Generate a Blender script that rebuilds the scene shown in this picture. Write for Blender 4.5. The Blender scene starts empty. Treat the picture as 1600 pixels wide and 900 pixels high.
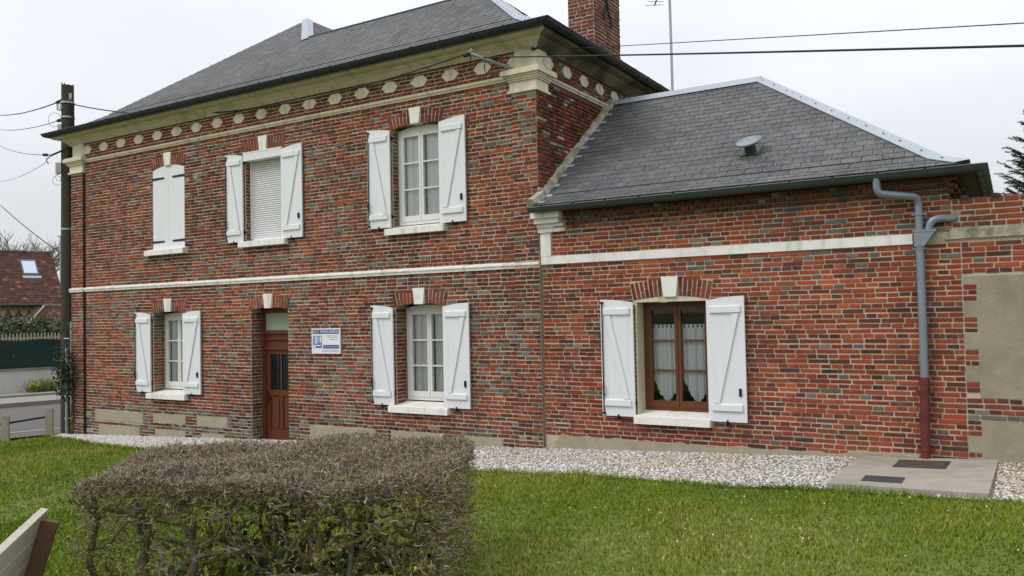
import bpy, bmesh, math, random
import numpy as np
from mathutils import Vector, Matrix, noise
rnd = random.Random(7)
S = bpy.context.scene
COL = S.collection
# ---------------------------------------------------------------- camera
FPX, CAMP = 1289.48, Vector((0, -10.5, 1.95))
YAW, PIT, ROL = -0.547178, 0.0316482, -0.0204090
fwd = Vector((math.sin(YAW) * math.cos(PIT), math.cos(YAW) * math.cos(PIT), math.sin(PIT)))
rt = Vector((math.cos(YAW), -math.sin(YAW), 0)); up = rt.cross(fwd)
RV = rt * math.cos(ROL) + up * math.sin(ROL); UV = -rt * math.sin(ROL) + up * math.cos(ROL)
cd = bpy.data.cameras.new('camera'); cam = bpy.data.objects.new('camera', cd); COL.objects.link(cam)
cam.matrix_world = Matrix(((RV.x, UV.x, -fwd.x, CAMP.x), (RV.y, UV.y, -fwd.y, CAMP.y), (RV.z, UV.z, -fwd.z, CAMP.z), (0, 0, 0, 1)))
cd.sensor_width = 36; cd.lens = FPX / 1600 * 36; cd.clip_start = 0.05; cd.clip_end = 3000
S.camera = cam
# ---------------------------------------------------------------- light
SUN_EL, SUN_AZ = math.radians(48), math.radians(215)      # azimuth from +Y clockwise: behind the camera, a little to its left
w = bpy.data.worlds.new('World'); S.world = w; w.use_nodes = True
nt = w.node_tree; nt.nodes.clear()
def N(t, **k):
    n = nt.nodes.new(t)
    for a, b in k.items(): setattr(n, a, b)
    return n
out = N('ShaderNodeOutputWorld'); bg = N('ShaderNodeBackground')
sky = N('ShaderNodeTexSky', sky_type='NISHITA', sun_disc=False, sun_elevation=SUN_EL, sun_rotation=SUN_AZ, dust_density=6.0, air_density=1.0)
tc = N('ShaderNodeTexCoord'); sep = N('ShaderNodeSeparateXYZ'); nt.links.new(tc.outputs['Generated'], sep.inputs[0])
mr = N('ShaderNodeMapRange'); mr.inputs[1].default_value = 0; mr.inputs[2].default_value = 1; mr.inputs[3].default_value = 7.5; mr.inputs[4].default_value = 18.0
nt.links.new(sep.outputs['Z'], mr.inputs[0])
mpn = N('ShaderNodeMapping'); mpn.inputs['Scale'].default_value = (1, 1, 2.6); nt.links.new(tc.outputs['Generated'], mpn.inputs[0])
nz = N('ShaderNodeTexNoise'); nz.inputs['Scale'].default_value = 2.2; nz.inputs['Detail'].default_value = 5; nt.links.new(mpn.outputs[0], nz.inputs['Vector'])
mr2 = N('ShaderNodeMapRange'); mr2.inputs[1].default_value = .3; mr2.inputs[2].default_value = .7; mr2.inputs[3].default_value = .91; mr2.inputs[4].default_value = 1.07
nt.links.new(nz.outputs['Fac'], mr2.inputs[0])
mu = N('ShaderNodeMath', operation='MULTIPLY'); nt.links.new(mr.outputs[0], mu.inputs[0]); nt.links.new(mr2.outputs[0], mu.inputs[1])
cl = N('ShaderNodeMixRGB', blend_type='MULTIPLY'); cl.inputs[0].default_value = 1; cl.inputs[1].default_value = (.965, .99, 1.045, 1); nt.links.new(mu.outputs[0], cl.inputs[2])
mx = N('ShaderNodeMixRGB'); mx.inputs[0].default_value = .9; nt.links.new(sky.outputs[0], mx.inputs[1]); nt.links.new(cl.outputs[0], mx.inputs[2])
bg.inputs['Strength'].default_value = .1
nt.links.new(mx.outputs[0], bg.inputs[0]); nt.links.new(bg.outputs[0], out.inputs[0])
sl = bpy.data.lights.new('sun', 'SUN'); sl.energy = 1.35; sl.angle = math.radians(25); sl.color = (1, .96, .9)
so = bpy.data.objects.new('sun', sl); COL.objects.link(so)
sd = Vector((math.sin(SUN_AZ) * math.cos(SUN_EL), math.cos(SUN_AZ) * math.cos(SUN_EL), math.sin(SUN_EL)))
so.rotation_euler = sd.to_track_quat('Z', 'Y').to_euler(); so.location = (0, -20, 30)
S.view_settings.view_transform = 'Standard'; S.view_settings.look = 'None'; S.view_settings.gamma = 1
S.view_settings.exposure = 0.0

# ---------------------------------------------------------------- materials
MATS = {}
def M(name, col=(.5, .5, .5), rough=.8, noises=(), bump=0, bscale=30, attr=False, objcol=False, metal=0, spec=.3, stretch=(1, 1, 1)):
    """noises: (scale, low, high, amount, colour, detail) mixes colour in where a world-space noise passes low..high"""
    m = bpy.data.materials.new(name); MATS[name] = m; m.use_nodes = True
    t = m.node_tree; b = t.nodes['Principled BSDF']; L = t.links.new
    geo = t.nodes.new('ShaderNodeNewGeometry'); mp = t.nodes.new('ShaderNodeMapping'); mp.inputs['Scale'].default_value = stretch
    L(geo.outputs['Position'], mp.inputs[0]); P = mp.outputs[0]
    rgb = t.nodes.new('ShaderNodeRGB'); rgb.outputs[0].default_value = (*col, 1); cur = rgb.outputs[0]
    if attr:
        a = t.nodes.new('ShaderNodeAttribute'); a.attribute_name = 'Col'; cur = a.outputs['Color']
        if objcol:
            oi = t.nodes.new('ShaderNodeObjectInfo'); m2 = t.nodes.new('ShaderNodeMixRGB')
            L(a.outputs['Alpha'], m2.inputs[0]); L(oi.outputs['Color'], m2.inputs[1]); L(a.outputs['Color'], m2.inputs[2]); cur = m2.outputs[0]
    for (sc, lo, hi, amt, c2, det, *st) in noises:
        n = t.nodes.new('ShaderNodeTexNoise'); n.inputs['Scale'].default_value = sc; n.inputs['Detail'].default_value = det; L(P, n.inputs['Vector'])
        if st:
            mq = t.nodes.new('ShaderNodeMapping'); mq.inputs['Scale'].default_value = st[0]; L(geo.outputs['Position'], mq.inputs[0]); L(mq.outputs[0], n.inputs['Vector'])
        r = t.nodes.new('ShaderNodeMapRange'); r.inputs[1].default_value = lo; r.inputs[2].default_value = hi; r.inputs[3].default_value = 0; r.inputs[4].default_value = amt
        L(n.outputs['Fac'], r.inputs[0]); x = t.nodes.new('ShaderNodeMixRGB'); L(r.outputs[0], x.inputs[0]); L(cur, x.inputs[1]); x.inputs[2].default_value = (*c2, 1); cur = x.outputs[0]
    L(cur, b.inputs['Base Color'])
    b.inputs['Roughness'].default_value = rough; b.inputs['Metallic'].default_value = metal; b.inputs['Specular IOR Level'].default_value = spec
    if bump:
        n = t.nodes.new('ShaderNodeTexNoise'); n.inputs['Scale'].default_value = bscale; n.inputs['Detail'].default_value = 4; L(P, n.inputs['Vector'])
        u = t.nodes.new('ShaderNodeBump'); u.inputs['Strength'].default_value = bump; u.inputs['Distance'].default_value = .02; L(n.outputs['Fac'], u.inputs['Height']); L(u.outputs[0], b.inputs['Normal'])
    return m
DRIP = (5, 5, .45)
M('brick', rough=.95, attr=True, objcol=True, spec=.12, noises=[(1.0, .53, .74, .5, (.06, .042, .034), 4, (3.2, 3.2, .4)), (1.6, .58, .75, .3, (.14, .115, .085), 5), (55, .55, .75, .55, (.06, .035, .03), 3), (9, .58, .74, .4, (.19, .165, .13), 4), (1.3, .55, .75, .35, (.09, .065, .05), 3)], bump=.5, bscale=90)
M('mortar', (.48, .42, .32), .95, [(1.0, .53, .74, .55, (.16, .13, .1), 4, (3.2, 3.2, .4)), (3, .5, .75, .6, (.40, .35, .27), 4), (40, .5, .8, .5, (.2, .17, .13), 3)], .6, 60)
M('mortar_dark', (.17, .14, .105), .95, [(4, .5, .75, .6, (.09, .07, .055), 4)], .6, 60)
M('cream_light', (.68, .62, .48), .8, [(1.3, .52, .72, .55, (.24, .21, .16), 5, DRIP), (3, .55, .8, .35, (.4, .35, .24), 5), (18, .6, .78, .4, (.25, .22, .16), 4)], .2, 40)
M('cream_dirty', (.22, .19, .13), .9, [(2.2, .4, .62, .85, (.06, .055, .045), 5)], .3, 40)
M('cream', (.58, .525, .39), .8, [(1.3, .5, .72, .55, (.22, .19, .13), 5, DRIP), (2.2, .5, .8, .45, (.3, .26, .16), 5), (18, .58, .78, .5, (.2, .18, .12), 4)], .2, 40)
M('old_stone', (.4, .37, .28), .9, [(7, .45, .65, .8, (.13, .125, .1), 5), (30, .5, .8, .5, (.1, .1, .08), 3)], .5, 50)
M('white_paint', (.71, .735, .75), .45, [(1.4, .55, .75, .22, (.42, .42, .39), 5, DRIP), (6, .55, .8, .12, (.5, .49, .45), 5)], .05, 60)
M('white_stone', (.78, .765, .73), .7, [(1.4, .52, .72, .45, (.34, .32, .27), 5, DRIP), (8, .52, .78, .4, (.36, .34, .29), 5)], .2, 60)
M('frame_white', (.68, .68, .65), .4, [(5, .55, .8, .15, (.5, .48, .42), 4)])
M('cement', (.36, .32, .235), .95, [(5, .45, .75, .55, (.22, .2, .15), 6), (28, .55, .75, .5, (.2, .18, .13), 4), (1.6, .55, .75, .45, (.33, .29, .14), 4)], .5, 45)
M('panel_cement', (.30, .265, .19), .95, [(.8, .5, .7, .6, (.15, .135, .1), 5, DRIP), (1.7, .42, .68, .6, (.19, .17, .12), 6), (6, .5, .72, .4, (.36, .33, .26), 5), (35, .6, .75, .5, (.16, .14, .1), 4), (60, .7, .74, .7, (.45, .42, .36), 2)], .32, 45)
M('concrete', (.37, .335, .275), .9, [(1.6, .45, .7, .55, (.24, .215, .17), 6), (6, .45, .75, .5, (.22, .21, .19), 6), (50, .55, .8, .5, (.2, .19, .17), 3)], .3, 60)
M('slate', rough=.66, attr=True, objcol=True, spec=.28, noises=[(1.0, .56, .68, .6, (.045, .044, .042), 6), (22, .5, .72, .55, (.055, .055, .057), 5), (5.5, .52, .68, .6, (.165, .163, .155), 7), (40, .58, .66, .75, (.24, .235, .22), 3), (.9, .5, .75, .5, (.055, .055, .058), 4)], bump=.6, bscale=40)
M('slate_deck', (.04, .04, .043), .8)
M('zinc', (.36, .40, .445), .5, [(4, .45, .75, .4, (.28, .31, .35), 4)], metal=.15)
M('gutter_dark', (.026, .034, .04), .5, [(6, .5, .8, .4, (.055, .065, .07), 4)], metal=.2)
M('gutter_zinc', (.062, .08, .078), .45, [(6, .5, .8, .4, (.11, .13, .13), 4)], metal=.3)
M('pipe_zinc', (.21, .245, .285), .42, [(5, .5, .8, .4, (.3, .34, .38), 4)], metal=.3)
M('pipe_red', (.13, .028, .026), .5, [(12, .5, .7, .6, (.05, .02, .02), 4)])
M('door_wood', (.12, .037, .016), .45, [(9, .45, .75, .5, (.075, .022, .01), 4)], .1, 60, stretch=(6, 6, .6))
M('frame_wood', (.12, .045, .019), .4, [(9, .45, .75, .5, (.08, .027, .012), 4)], stretch=(6, 6, .6))
M('iron', (.012, .012, .013), .5, metal=.3)
M('dark_room', (.07, .07, .068), .9)
M('door_glass', (.012, .018, .02), .06, spec=.6)
M('frosted', (.33, .38, .29), .5, [(2, .4, .8, .3, (.28, .33, .26), 2)])
M('curtain', (.9, .91, .92), .9)
M('curtain_grey', (.78, .79, .78), .9)
M('roller', (.74, .75, .76), .4)
M('sign_white', (.72, .75, .79), .4)
M('sign_blue', (.055, .055, .2), .4)
M('sign_pale', (.3, .42, .56), .4)
M('sign_mid', (.18, .2, .42), .4)
M('sign_grey', (.36, .38, .43), .5)
M('pole_wood', (.062, .053, .042), .9, [(3, .4, .7, .6, (.025, .022, .018), 4), (2, .6, .75, .4, (.06, .075, .03), 4)], .5, 30, stretch=(9, 9, .7))
M('galvanised', (.36, .42, .47), .45, [(6, .45, .75, .5, (.24, .28, .3), 4)], metal=.35)
M('grey_plastic', (.36, .37, .38), .5)
M('cable', (.012, .012, .014), .6)
M('bench_wood', (.50, .465, .39), .85, [(14, .45, .7, .5, (.25, .235, .19), 5), (4, .5, .75, .4, (.3, .3, .2), 3)], .3, 40, stretch=(2.2, 2.2, 9))
M('bench_post', (.17, .095, .052), .85, [(12, .45, .7, .5, (.1, .055, .032), 4)], .3, 40, stretch=(9, 9, 1))
M('lawn', (.11, .14, .028), .95, [(1.2, .4, .65, .6, (.19, .18, .05), 4), (9, .45, .65, .6, (.06, .085, .016), 4)], .6, 40)
M('grass', rough=.9, attr=True, spec=.04)
M('leaf', rough=.55, attr=True, spec=.3)
M('twig', rough=.9, attr=True, noises=[(26, .54, .64, .85, (.17, .145, .03), 3), (19, .6, .68, .8, (.27, .26, .235), 3)])
M('bark', rough=.95, attr=True, noises=[(11, .47, .6, .8, (.14, .13, .03), 4), (23, .62, .7, .8, (.26, .25, .22), 3)], bump=.4, bscale=60)
M('gravel', rough=.9, attr=True)
M('gravel_bed', (.33, .3, .26), .95, [(40, .45, .6, .8, (.16, .14, .12), 2)], .8, 60)
M('road', (.12, .115, .105), 1.0, [(2, .45, .7, .4, (.085, .083, .08), 4), (80, .5, .7, .3, (.18, .18, .17), 2)], .2, 80)
M('pavement', (.26, .245, .215), .9, [(3, .45, .7, .4, (.19, .18, .16), 4)], .2, 80)
M('kerb', (.21, .19, .16), .9, [(5, .45, .7, .5, (.13, .12, .1), 4)], .2, 60)
M('render_wall', (.47, .46, .43), .95, [(1.5, .45, .7, .5, (.31, .3, .27), 5), (14, .6, .72, .6, (.2, .19, .17), 4)], .3, 40)
M('screen_green', (.006, .022, .019), .75, [(2, .4, .7, .4, (.01, .033, .028), 3)], stretch=(1, 1, 6))
M('picket', (.36, .33, .25), .85, [(8, .5, .75, .5, (.26, .22, .13), 4)])
M('roof_tile', rough=.9, attr=True, objcol=True, noises=[(1.2, .45, .7, .5, (.055, .026, .02), 4), (14, .6, .75, .5, (.17, .1, .07), 4)])
M('tile_deck', (.05, .025, .02), .9)
M('house_cream', (.5, .43, .24), .85, [(3, .5, .8, .4, (.35, .3, .18), 4)])
M('house_grey', (.2, .18, .15), .9, [(3, .5, .8, .4, (.13, .115, .1), 4)])
M('sky_glass', (.45, .55, .6), .12, spec=.8)
M('dark_frame', (.09, .1, .115), .5)
M('plate_dark', (.05, .055, .062), .6)
M('cast_iron', (.095, .065, .05), .75, [(20, .5, .7, .6, (.14, .08, .05), 3)], .5, 90)
M('petal', (.75, .74, .7), .7)
M('yellow', (.62, .42, .01), .6)
def glassmat():
    m = bpy.data.materials.new('window_glass'); MATS['glass'] = m; m.use_nodes = True; t = m.node_tree; t.nodes.clear(); L = t.links.new
    o = t.nodes.new('ShaderNodeOutputMaterial'); mixs = t.nodes.new('ShaderNodeMixShader'); f = t.nodes.new('ShaderNodeFresnel'); f.inputs[0].default_value = 1.5
    tr = t.nodes.new('ShaderNodeBsdfTransparent'); tr.inputs[0].default_value = (.96, .98, .975, 1); g = t.nodes.new('ShaderNodeBsdfGlossy'); g.inputs['Roughness'].default_value = .02
    a = t.nodes.new('ShaderNodeMath'); a.operation = 'MULTIPLY_ADD'; a.inputs[1].default_value = 1.5; a.inputs[2].default_value = .0; L(f.outputs[0], a.inputs[0])
    L(a.outputs[0], mixs.inputs[0]); L(tr.outputs[0], mixs.inputs[1]); L(g.outputs[0], mixs.inputs[2]); L(mixs.outputs[0], o.inputs[0])
glassmat()
def sheer(name, col, op):
    m = bpy.data.materials.new(name); MATS[name] = m; m.use_nodes = True; t = m.node_tree; b = t.nodes['Principled BSDF']; b.inputs['Base Color'].default_value = (*col, 1); b.inputs['Roughness'].default_value = 1; b.inputs['Alpha'].default_value = op
sheer('lace', (.93, .94, .95), .9)

# ---------------------------------------------------------------- helpers
WL = {}
def tag(o, label=None, cat=None, group=None, kind=None):
    for k, v in (('label', label), ('category', cat), ('group', group), ('kind', kind)):
        if v: o[k] = v
    return o
def thing(name, loc, label, cat, group=None):
    o = bpy.data.objects.new(name, None); COL.objects.link(o); o.empty_display_size = .2
    o.location = loc; WL[o] = Vector(loc); return tag(o, label, cat, group)
class MB:
    def __init__(s): s.v = []; s.f = []; s.c = []; s.mi = []
    def add(s, vs, fs, col=None, mi=0):
        n = len(s.v); s.v += [tuple(p) for p in vs]
        for f in fs: s.f.append(tuple(i + n for i in f)); s.c.append(col); s.mi.append(mi)
    def box(s, x0, x1, y0, y1, z0, z1, col=None, mi=0):
        s.add([(x0, y0, z0), (x1, y0, z0), (x1, y1, z0), (x0, y1, z0), (x0, y0, z1), (x1, y0, z1), (x1, y1, z1), (x0, y1, z1)],
              [(0, 3, 2, 1), (4, 5, 6, 7), (0, 1, 5, 4), (1, 2, 6, 5), (2, 3, 7, 6), (3, 0, 4, 7)], col, mi)
    def obox(s, c, a, b, d, col=None, mi=0):            # centre and three half-axis vectors
        c, a, b, d = Vector(c), Vector(a), Vector(b), Vector(d)
        vs = [c + a * i + b * j + d * k for k in (-1, 1) for i, j in ((-1, -1), (1, -1), (1, 1), (-1, 1))]
        s.add(vs, [(0, 3, 2, 1), (4, 5, 6, 7), (0, 1, 5, 4), (1, 2, 6, 5), (2, 3, 7, 6), (3, 0, 4, 7)], col, mi)
    def prism(s, poly, y0, y1, col=None, mi=0, f=lambda u, w, y: (u, y, w)):   # polygon in (u, w), extruded from y0 to y1
        n = len(poly); vs = [f(u, w_, y0) for u, w_ in poly] + [f(u, w_, y1) for u, w_ in poly]
        s.add(vs, [tuple(range(n)), tuple(range(2 * n - 1, n - 1, -1))] + [(i, i + n, (i + 1) % n + n, (i + 1) % n) for i in range(n)], col, mi)
    def tube(s, pts, r, n=6, col=None, mi=0, cap=True):
        pts = [Vector(p) for p in pts]; m = len(pts)
        if not hasattr(r, '__len__'): r = [r] * m
        vs = []; a = None
        for i, p in enumerate(pts):
            d = (pts[min(i + 1, m - 1)] - pts[max(i - 1, 0)])
            if d.length < 1e-9: d = Vector((0, 0, 1))
            d.normalize()
            if a is None: a = d.orthogonal().normalized()
            a = (a - d * a.dot(d))
            a = a.normalized() if a.length > 1e-6 else d.orthogonal().normalized()
            b = d.cross(a)
            vs += [p + (a * math.cos(2 * math.pi * k / n) + b * math.sin(2 * math.pi * k / n)) * r[i] for k in range(n)]
        fs = [(i * n + k, i * n + (k + 1) % n, (i + 1) * n + (k + 1) % n, (i + 1) * n + k) for i in range(m - 1) for k in range(n)]
        if cap: fs += [tuple(range(n - 1, -1, -1)), tuple((m - 1) * n + k for k in range(n))]
        s.add(vs, fs, col, mi)
    def sweep(s, prof, path, col=None, mi=0, close=True, segs=None):   # profile (out, z) along a plan path, out = right-hand side, mitred
        P = [Vector((p[0], p[1])) for p in path]; m = len(P); n = len(prof); vs = []
        for i in range(m):
            d0 = (P[i] - P[i - 1]).normalized() if i else (P[1] - P[0]).normalized()
            d1 = (P[i + 1] - P[i]).normalized() if i < m - 1 else d0
            n0, n1 = Vector((d0.y, -d0.x)), Vector((d1.y, -d1.x)); q = (n0 + n1); q = q / max(q.dot(n0), .2)
            vs += [(P[i].x + q.x * o, P[i].y + q.y * o, z) for o, z in prof]
        k = n if close else n - 1
        fs = [(i * n + j, (i + 1) * n + j, (i + 1) * n + (j + 1) % n, i * n + (j + 1) % n) for i in range(m - 1) for j in range(k)]
        if close: fs += [tuple(range(n)), tuple((m - 1) * n + j for j in range(n - 1, -1, -1))]
        n0_ = len(s.mi); s.add(vs, fs, col, mi)
        if segs:
            for i in range(m - 1): s.mi[n0_ + i * k:n0_ + (i + 1) * k] = [segs[i]] * k
    def lathe(s, c, prof, n=20, ax=(0, 0, 1), col=None, mi=0):
        ax = Vector(ax).normalized(); a = ax.orthogonal().normalized(); b = ax.cross(a); c = Vector(c); m = len(prof)
        vs = [c + ax * h + (a * math.cos(2 * math.pi * k / n) + b * math.sin(2 * math.pi * k / n)) * r for r, h in prof for k in range(n)]
        s.add(vs, [(i * n + k, i * n + (k + 1) % n, (i + 1) * n + (k + 1) % n, (i + 1) * n + k) for i in range(m - 1) for k in range(n)], col, mi)
    def build(s, name, mats, parent=None, smooth=False, kind=None, label=None, recentre=True):
        if isinstance(mats, str): mats = [mats]
        V = np.array(s.v, dtype=np.float64)
        base = WL.get(parent, Vector((0, 0, 0)))
        c = Vector((0, 0, 0))
        if recentre: c = Vector((V.min(0) + V.max(0)) / 2); V = V - np.array(c)
        me = bpy.data.meshes.new(name); me.from_pydata(V.tolist(), [], s.f)
        for m in mats: me.materials.append(MATS[m])
        if len(mats) > 1: me.polygons.foreach_set('material_index', s.mi)
        if any(q is not None for q in s.c):
            at = me.attributes.new('Col', 'FLOAT_COLOR', 'FACE')
            at.data.foreach_set('color', np.array([(*(q or (.5, .5, .5)), 1.0) for q in s.c], dtype=np.float32).ravel())
        if smooth: me.polygons.foreach_set('use_smooth', [True] * len(s.f))
        me.update()
        o = bpy.data.objects.new(name, me); COL.objects.link(o)
        if parent: o.parent = parent
        o.location = c - base; WL[o] = c
        if kind: o['kind'] = kind
        if label: o['label'] = label
        return o
def np_mesh(name, V, F, C, mat, kind='stuff'):            # big triangle soups from numpy, F triangles, C per face
    me = bpy.data.meshes.new(name); me.vertices.add(len(V)); me.vertices.foreach_set('co', np.asarray(V, np.float32).ravel())
    nf = len(F); me.loops.add(nf * 3); me.loops.foreach_set('vertex_index', np.asarray(F, np.int32).ravel())
    me.polygons.add(nf); me.polygons.foreach_set('loop_start', np.arange(0, nf * 3, 3, dtype=np.int32)); 
    me.update(calc_edges=True)
    at = me.attributes.new('Col', 'FLOAT_COLOR', 'FACE'); at.data.foreach_set('color', np.hstack([C, np.ones((nf, 1))]).astype(np.float32).ravel())
    me.materials.append(MATS[mat]); o = bpy.data.objects.new(name, me); COL.objects.link(o)
    if kind: o['kind'] = kind
    return o
def view_area(p, nrm, a):                                  # how large a small face shows in the photograph
    d = Vector(p) - CAMP; z = d.dot(fwd)
    if z < .5: return 0
    u, v_ = d.dot(RV) / z * FPX, d.dot(UV) / z * FPX
    if abs(u) > 800 or abs(v_) > 450: return 0
    return max(0, -d.dot(Vector(nrm)) / d.length) * a * (FPX / z) ** 2
def jit(c, a=.15):
    k = 1 + rnd.uniform(-a, a); return tuple(max(.004, q * k * (1 + rnd.uniform(-.06, .06))) for q in c)
def lerp(a, b, t): return a + (b - a) * t
def ground_z(x, y):
    if x < -18.3: return .21 - .0407 * 18.3 - .008 * y - .07 * min(1, (-18.3 - x) / 1.2)
    return .21 + .0407 * min(x, 4) - .008 * y

# ---------------------------------------------------------------- bricks
PAL_MAIN = [((.31, .068, .029), .17), ((.235, .054, .028), .34), ((.155, .044, .029), .28), ((.095, .04, .031), .13), ((.15, .13, .10), .05), ((.065, .042, .034), .04)]
PAL_ANNEX = [((.345, .074, .031), .23), ((.265, .056, .029), .43), ((.155, .045, .031), .24), ((.1, .045, .036), .07), ((.13, .12, .105), .03)]
PAL_DARK = [((.2, .055, .028), .3), ((.13, .042, .028), .35), ((.08, .036, .028), .25), ((.24, .22, .17), .06)]
GREYS = [(.155, .15, .13), (.135, .137, .13), (.175, .165, .135), (.115, .11, .1)]
def brick_colour(pal, x, z, grey=0.0):
    if grey:
        q = noise.noise(Vector((x * .8, z * .9, 3.3))) + .55 * noise.noise(Vector((x * 3.1, z * 4.3, 9.1)))
        if rnd.random() < grey * max(0, 1 + 2.6 * q): return jit(rnd.choice(GREYS), .2)
    r = rnd.random(); a = 0
    for c, wt in pal:
        a += wt
        if r < a: break
    k = 1 + .42 * noise.noise(Vector((x * .33, z * .5, 21.7))) + .25 * noise.noise(Vector((x * 1.1, z * 2.1, 4.4)))
    return jit(tuple(q * k for q in c), .2)
def lay(rec, u0, u1, z0, z1, course, excl, place, pal, grey=0, stretch=.222, joint=.0122, proud=.005, seed=0, zorg=2.63 - 55 * .0617):
    """English-ish bond in the strip u0..u1, z0..z1, leaving excl(z) -> [(ua, ub)] free; place(u, z) -> (x, y, z), nx, ny"""
    rr = random.Random(seed); i = math.ceil((z0 - zorg) / course - .01)
    while zorg + (i + 1) * course <= z1 + .012:
        zb = zorg + i * course; zc = zb + course / 2; h = course - joint
        free = [(u0, u1)]
        for e in excl:
            r = e(zc)
            if r:
                nf = []
                for a, b in free:
                    if r[1] <= a or r[0] >= b: nf.append((a, b))
                    else:
                        if r[0] > a + .03: nf.append((a, r[0]))
                        if r[1] < b - .03: nf.append((r[1], b))
                free = nf
        L = []
        u = u0 - rr.uniform(0, .2)
        hd = (i % 2 == 0)
        while u < u1:
            if hd: ln = stretch / 2 if rr.random() < .965 else stretch
            else: ln = stretch if rr.random() < .965 else stretch / 2
            ln *= rr.uniform(.975, 1.025); L.append((u, u + ln)); u += ln
        for a, b in free:
            k = [list((max(p, a), min(q, b))) for p, q in L if min(q, b) - max(p, a) > .002]
            if len(k) > 1 and k[0][1] - k[0][0] < .05: k[1][0] = k[0][0]; k.pop(0)
            if len(k) > 1 and k[-1][1] - k[-1][0] < .05: k[-2][1] = k[-1][1]; k.pop()
            for p, q in k:
                if q - p < .03: continue
                j = joint * rr.uniform(.75, 1.35)
                (x, y, z), nx, ny = place((p + q) / 2, zc + rr.uniform(-.002, .002) + .006 * noise.noise(Vector(((p + q) * .9, i * .37, 5))))
                o = proud + rr.uniform(-.005, .005)
                rec.append(((x + nx * o, y + ny * o, z), nx, ny, q - p - j, h * rr.uniform(.93, 1.05), brick_colour(pal, x + y, z, grey), rr.uniform(-.012, .012)))
        i += 1
def brick_shape(seed):
    r = random.Random(seed); j = lambda a: r.uniform(-a, a)
    f = [(-.5 + .02 * r.random(), 0, -.5 + .1 * r.random()), (.5 - .02 * r.random(), 0, -.5 + .1 * r.random()), (.5 - .02 * r.random(), 0, .5 - .1 * r.random()), (-.5 + .02 * r.random(), 0, .5 - .1 * r.random())]
    fr = [(x * .965, -.08 + j(.03), z * .86) for x, y, z in f]
    bk = [(x * 1.0, .9, z) for x, y, z in f]
    return fr + f + bk, [(0, 1, 2, 3), (4, 5, 1, 0), (5, 6, 2, 1), (6, 7, 3, 2), (7, 4, 0, 3), (8, 9, 5, 4), (9, 10, 6, 5), (10, 11, 7, 6), (11, 8, 4, 7)]
BSH = [brick_shape(i) for i in range(10)]
def clear_col(me):
    me.attributes.new('Col', 'FLOAT_COLOR', 'FACE').data.foreach_set('color', np.zeros(4 * len(me.polygons), np.float32))
BME = []
for i, (vs, fs) in enumerate(BSH):
    me = bpy.data.meshes.new('brick'); me.from_pydata(vs, [], fs); me.materials.append(MATS['brick']); clear_col(me); BME.append(me)
def bricks_out(rec, wall, n=300, depth=.05):
    """the n bricks that show largest become parts, the rest one mesh"""
    order = sorted(range(len(rec)), key=lambda i: -view_area(rec[i][0], (rec[i][1], rec[i][2], 0), rec[i][3] * rec[i][4]))
    big = set(order[:n]); mb = MB(); base = WL[wall]
    for i, (p, nx, ny, L, H, c, tl) in enumerate(rec):
        k = rnd.randrange(10)
        if i in big:
            o = bpy.data.objects.new('brick', BME[k]); COL.objects.link(o); o.parent = wall; o.location = Vector(p) - base
            o.rotation_euler = (0, tl, math.atan2(nx, -ny)); o.scale = (L, depth, H); o.color = (*c, 1)
        else:
            ca, sa = -ny, nx; ct, st = math.cos(tl), math.sin(tl)
            vs = []
            for x, y, z in BSH[k][0]:
                x, y, z = x * L, y * depth, z * H
                x, z = x * ct + z * st, z * ct - x * st
                vs.append((p[0] + x * ca - y * sa, p[1] + x * sa + y * ca, p[2] + z))
            mb.add(vs, BSH[k][1], c)
    if mb.v: mb.build('brickwork', 'brick', wall, kind='stuff')
def sheet(mb, us, zs, holes, f, back=None, depth=.0, col=None):
    """front sheet with rectangular holes; reveals of the given depth"""
    U = sorted(set(us + [h[0] for h in holes] + [h[1] for h in holes])); Z = sorted(set(zs + [h[2] for h in holes] + [h[3] for h in holes]))
    for a, b in zip(U, U[1:]):
        for c, d in zip(Z, Z[1:]):
            if any(h[0] <= (a + b) / 2 <= h[1] and h[2] <= (c + d) / 2 <= h[3] for h in holes): continue
            mb.add([f(a, c, 0), f(b, c, 0), f(b, d, 0), f(a, d, 0)], [(0, 1, 2, 3)], col)
            mb.add([f(a, c, .36), f(b, c, .36), f(b, d, .36), f(a, d, .36)], [(3, 2, 1, 0)], col)
    for a, b, c, d in holes:
        for p, q in (((a, c), (b, c)), ((b, c), (b, d)), ((b, d), (a, d)), ((a, d), (a, c))):
            mb.add([f(*p, 0), f(*q, 0), f(*q, .36), f(*p, .36)], [(0, 1, 2, 3)], col)
    a, b, c, d = U[0], U[-1], Z[0], Z[-1]
    for p, q in (((a, c), (b, c)), ((b, c), (b, d)), ((b, d), (a, d)), ((a, d), (a, c))):
        mb.add([f(*p, 0), f(*p, .36), f(*q, .36), f(*q, 0)], [(0, 1, 2, 3)], col)
front = lambda u, z, d: (u, d, z)
pfront = lambda y=0: (lambda u, z: ((u, y, z), 0, -1))

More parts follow.
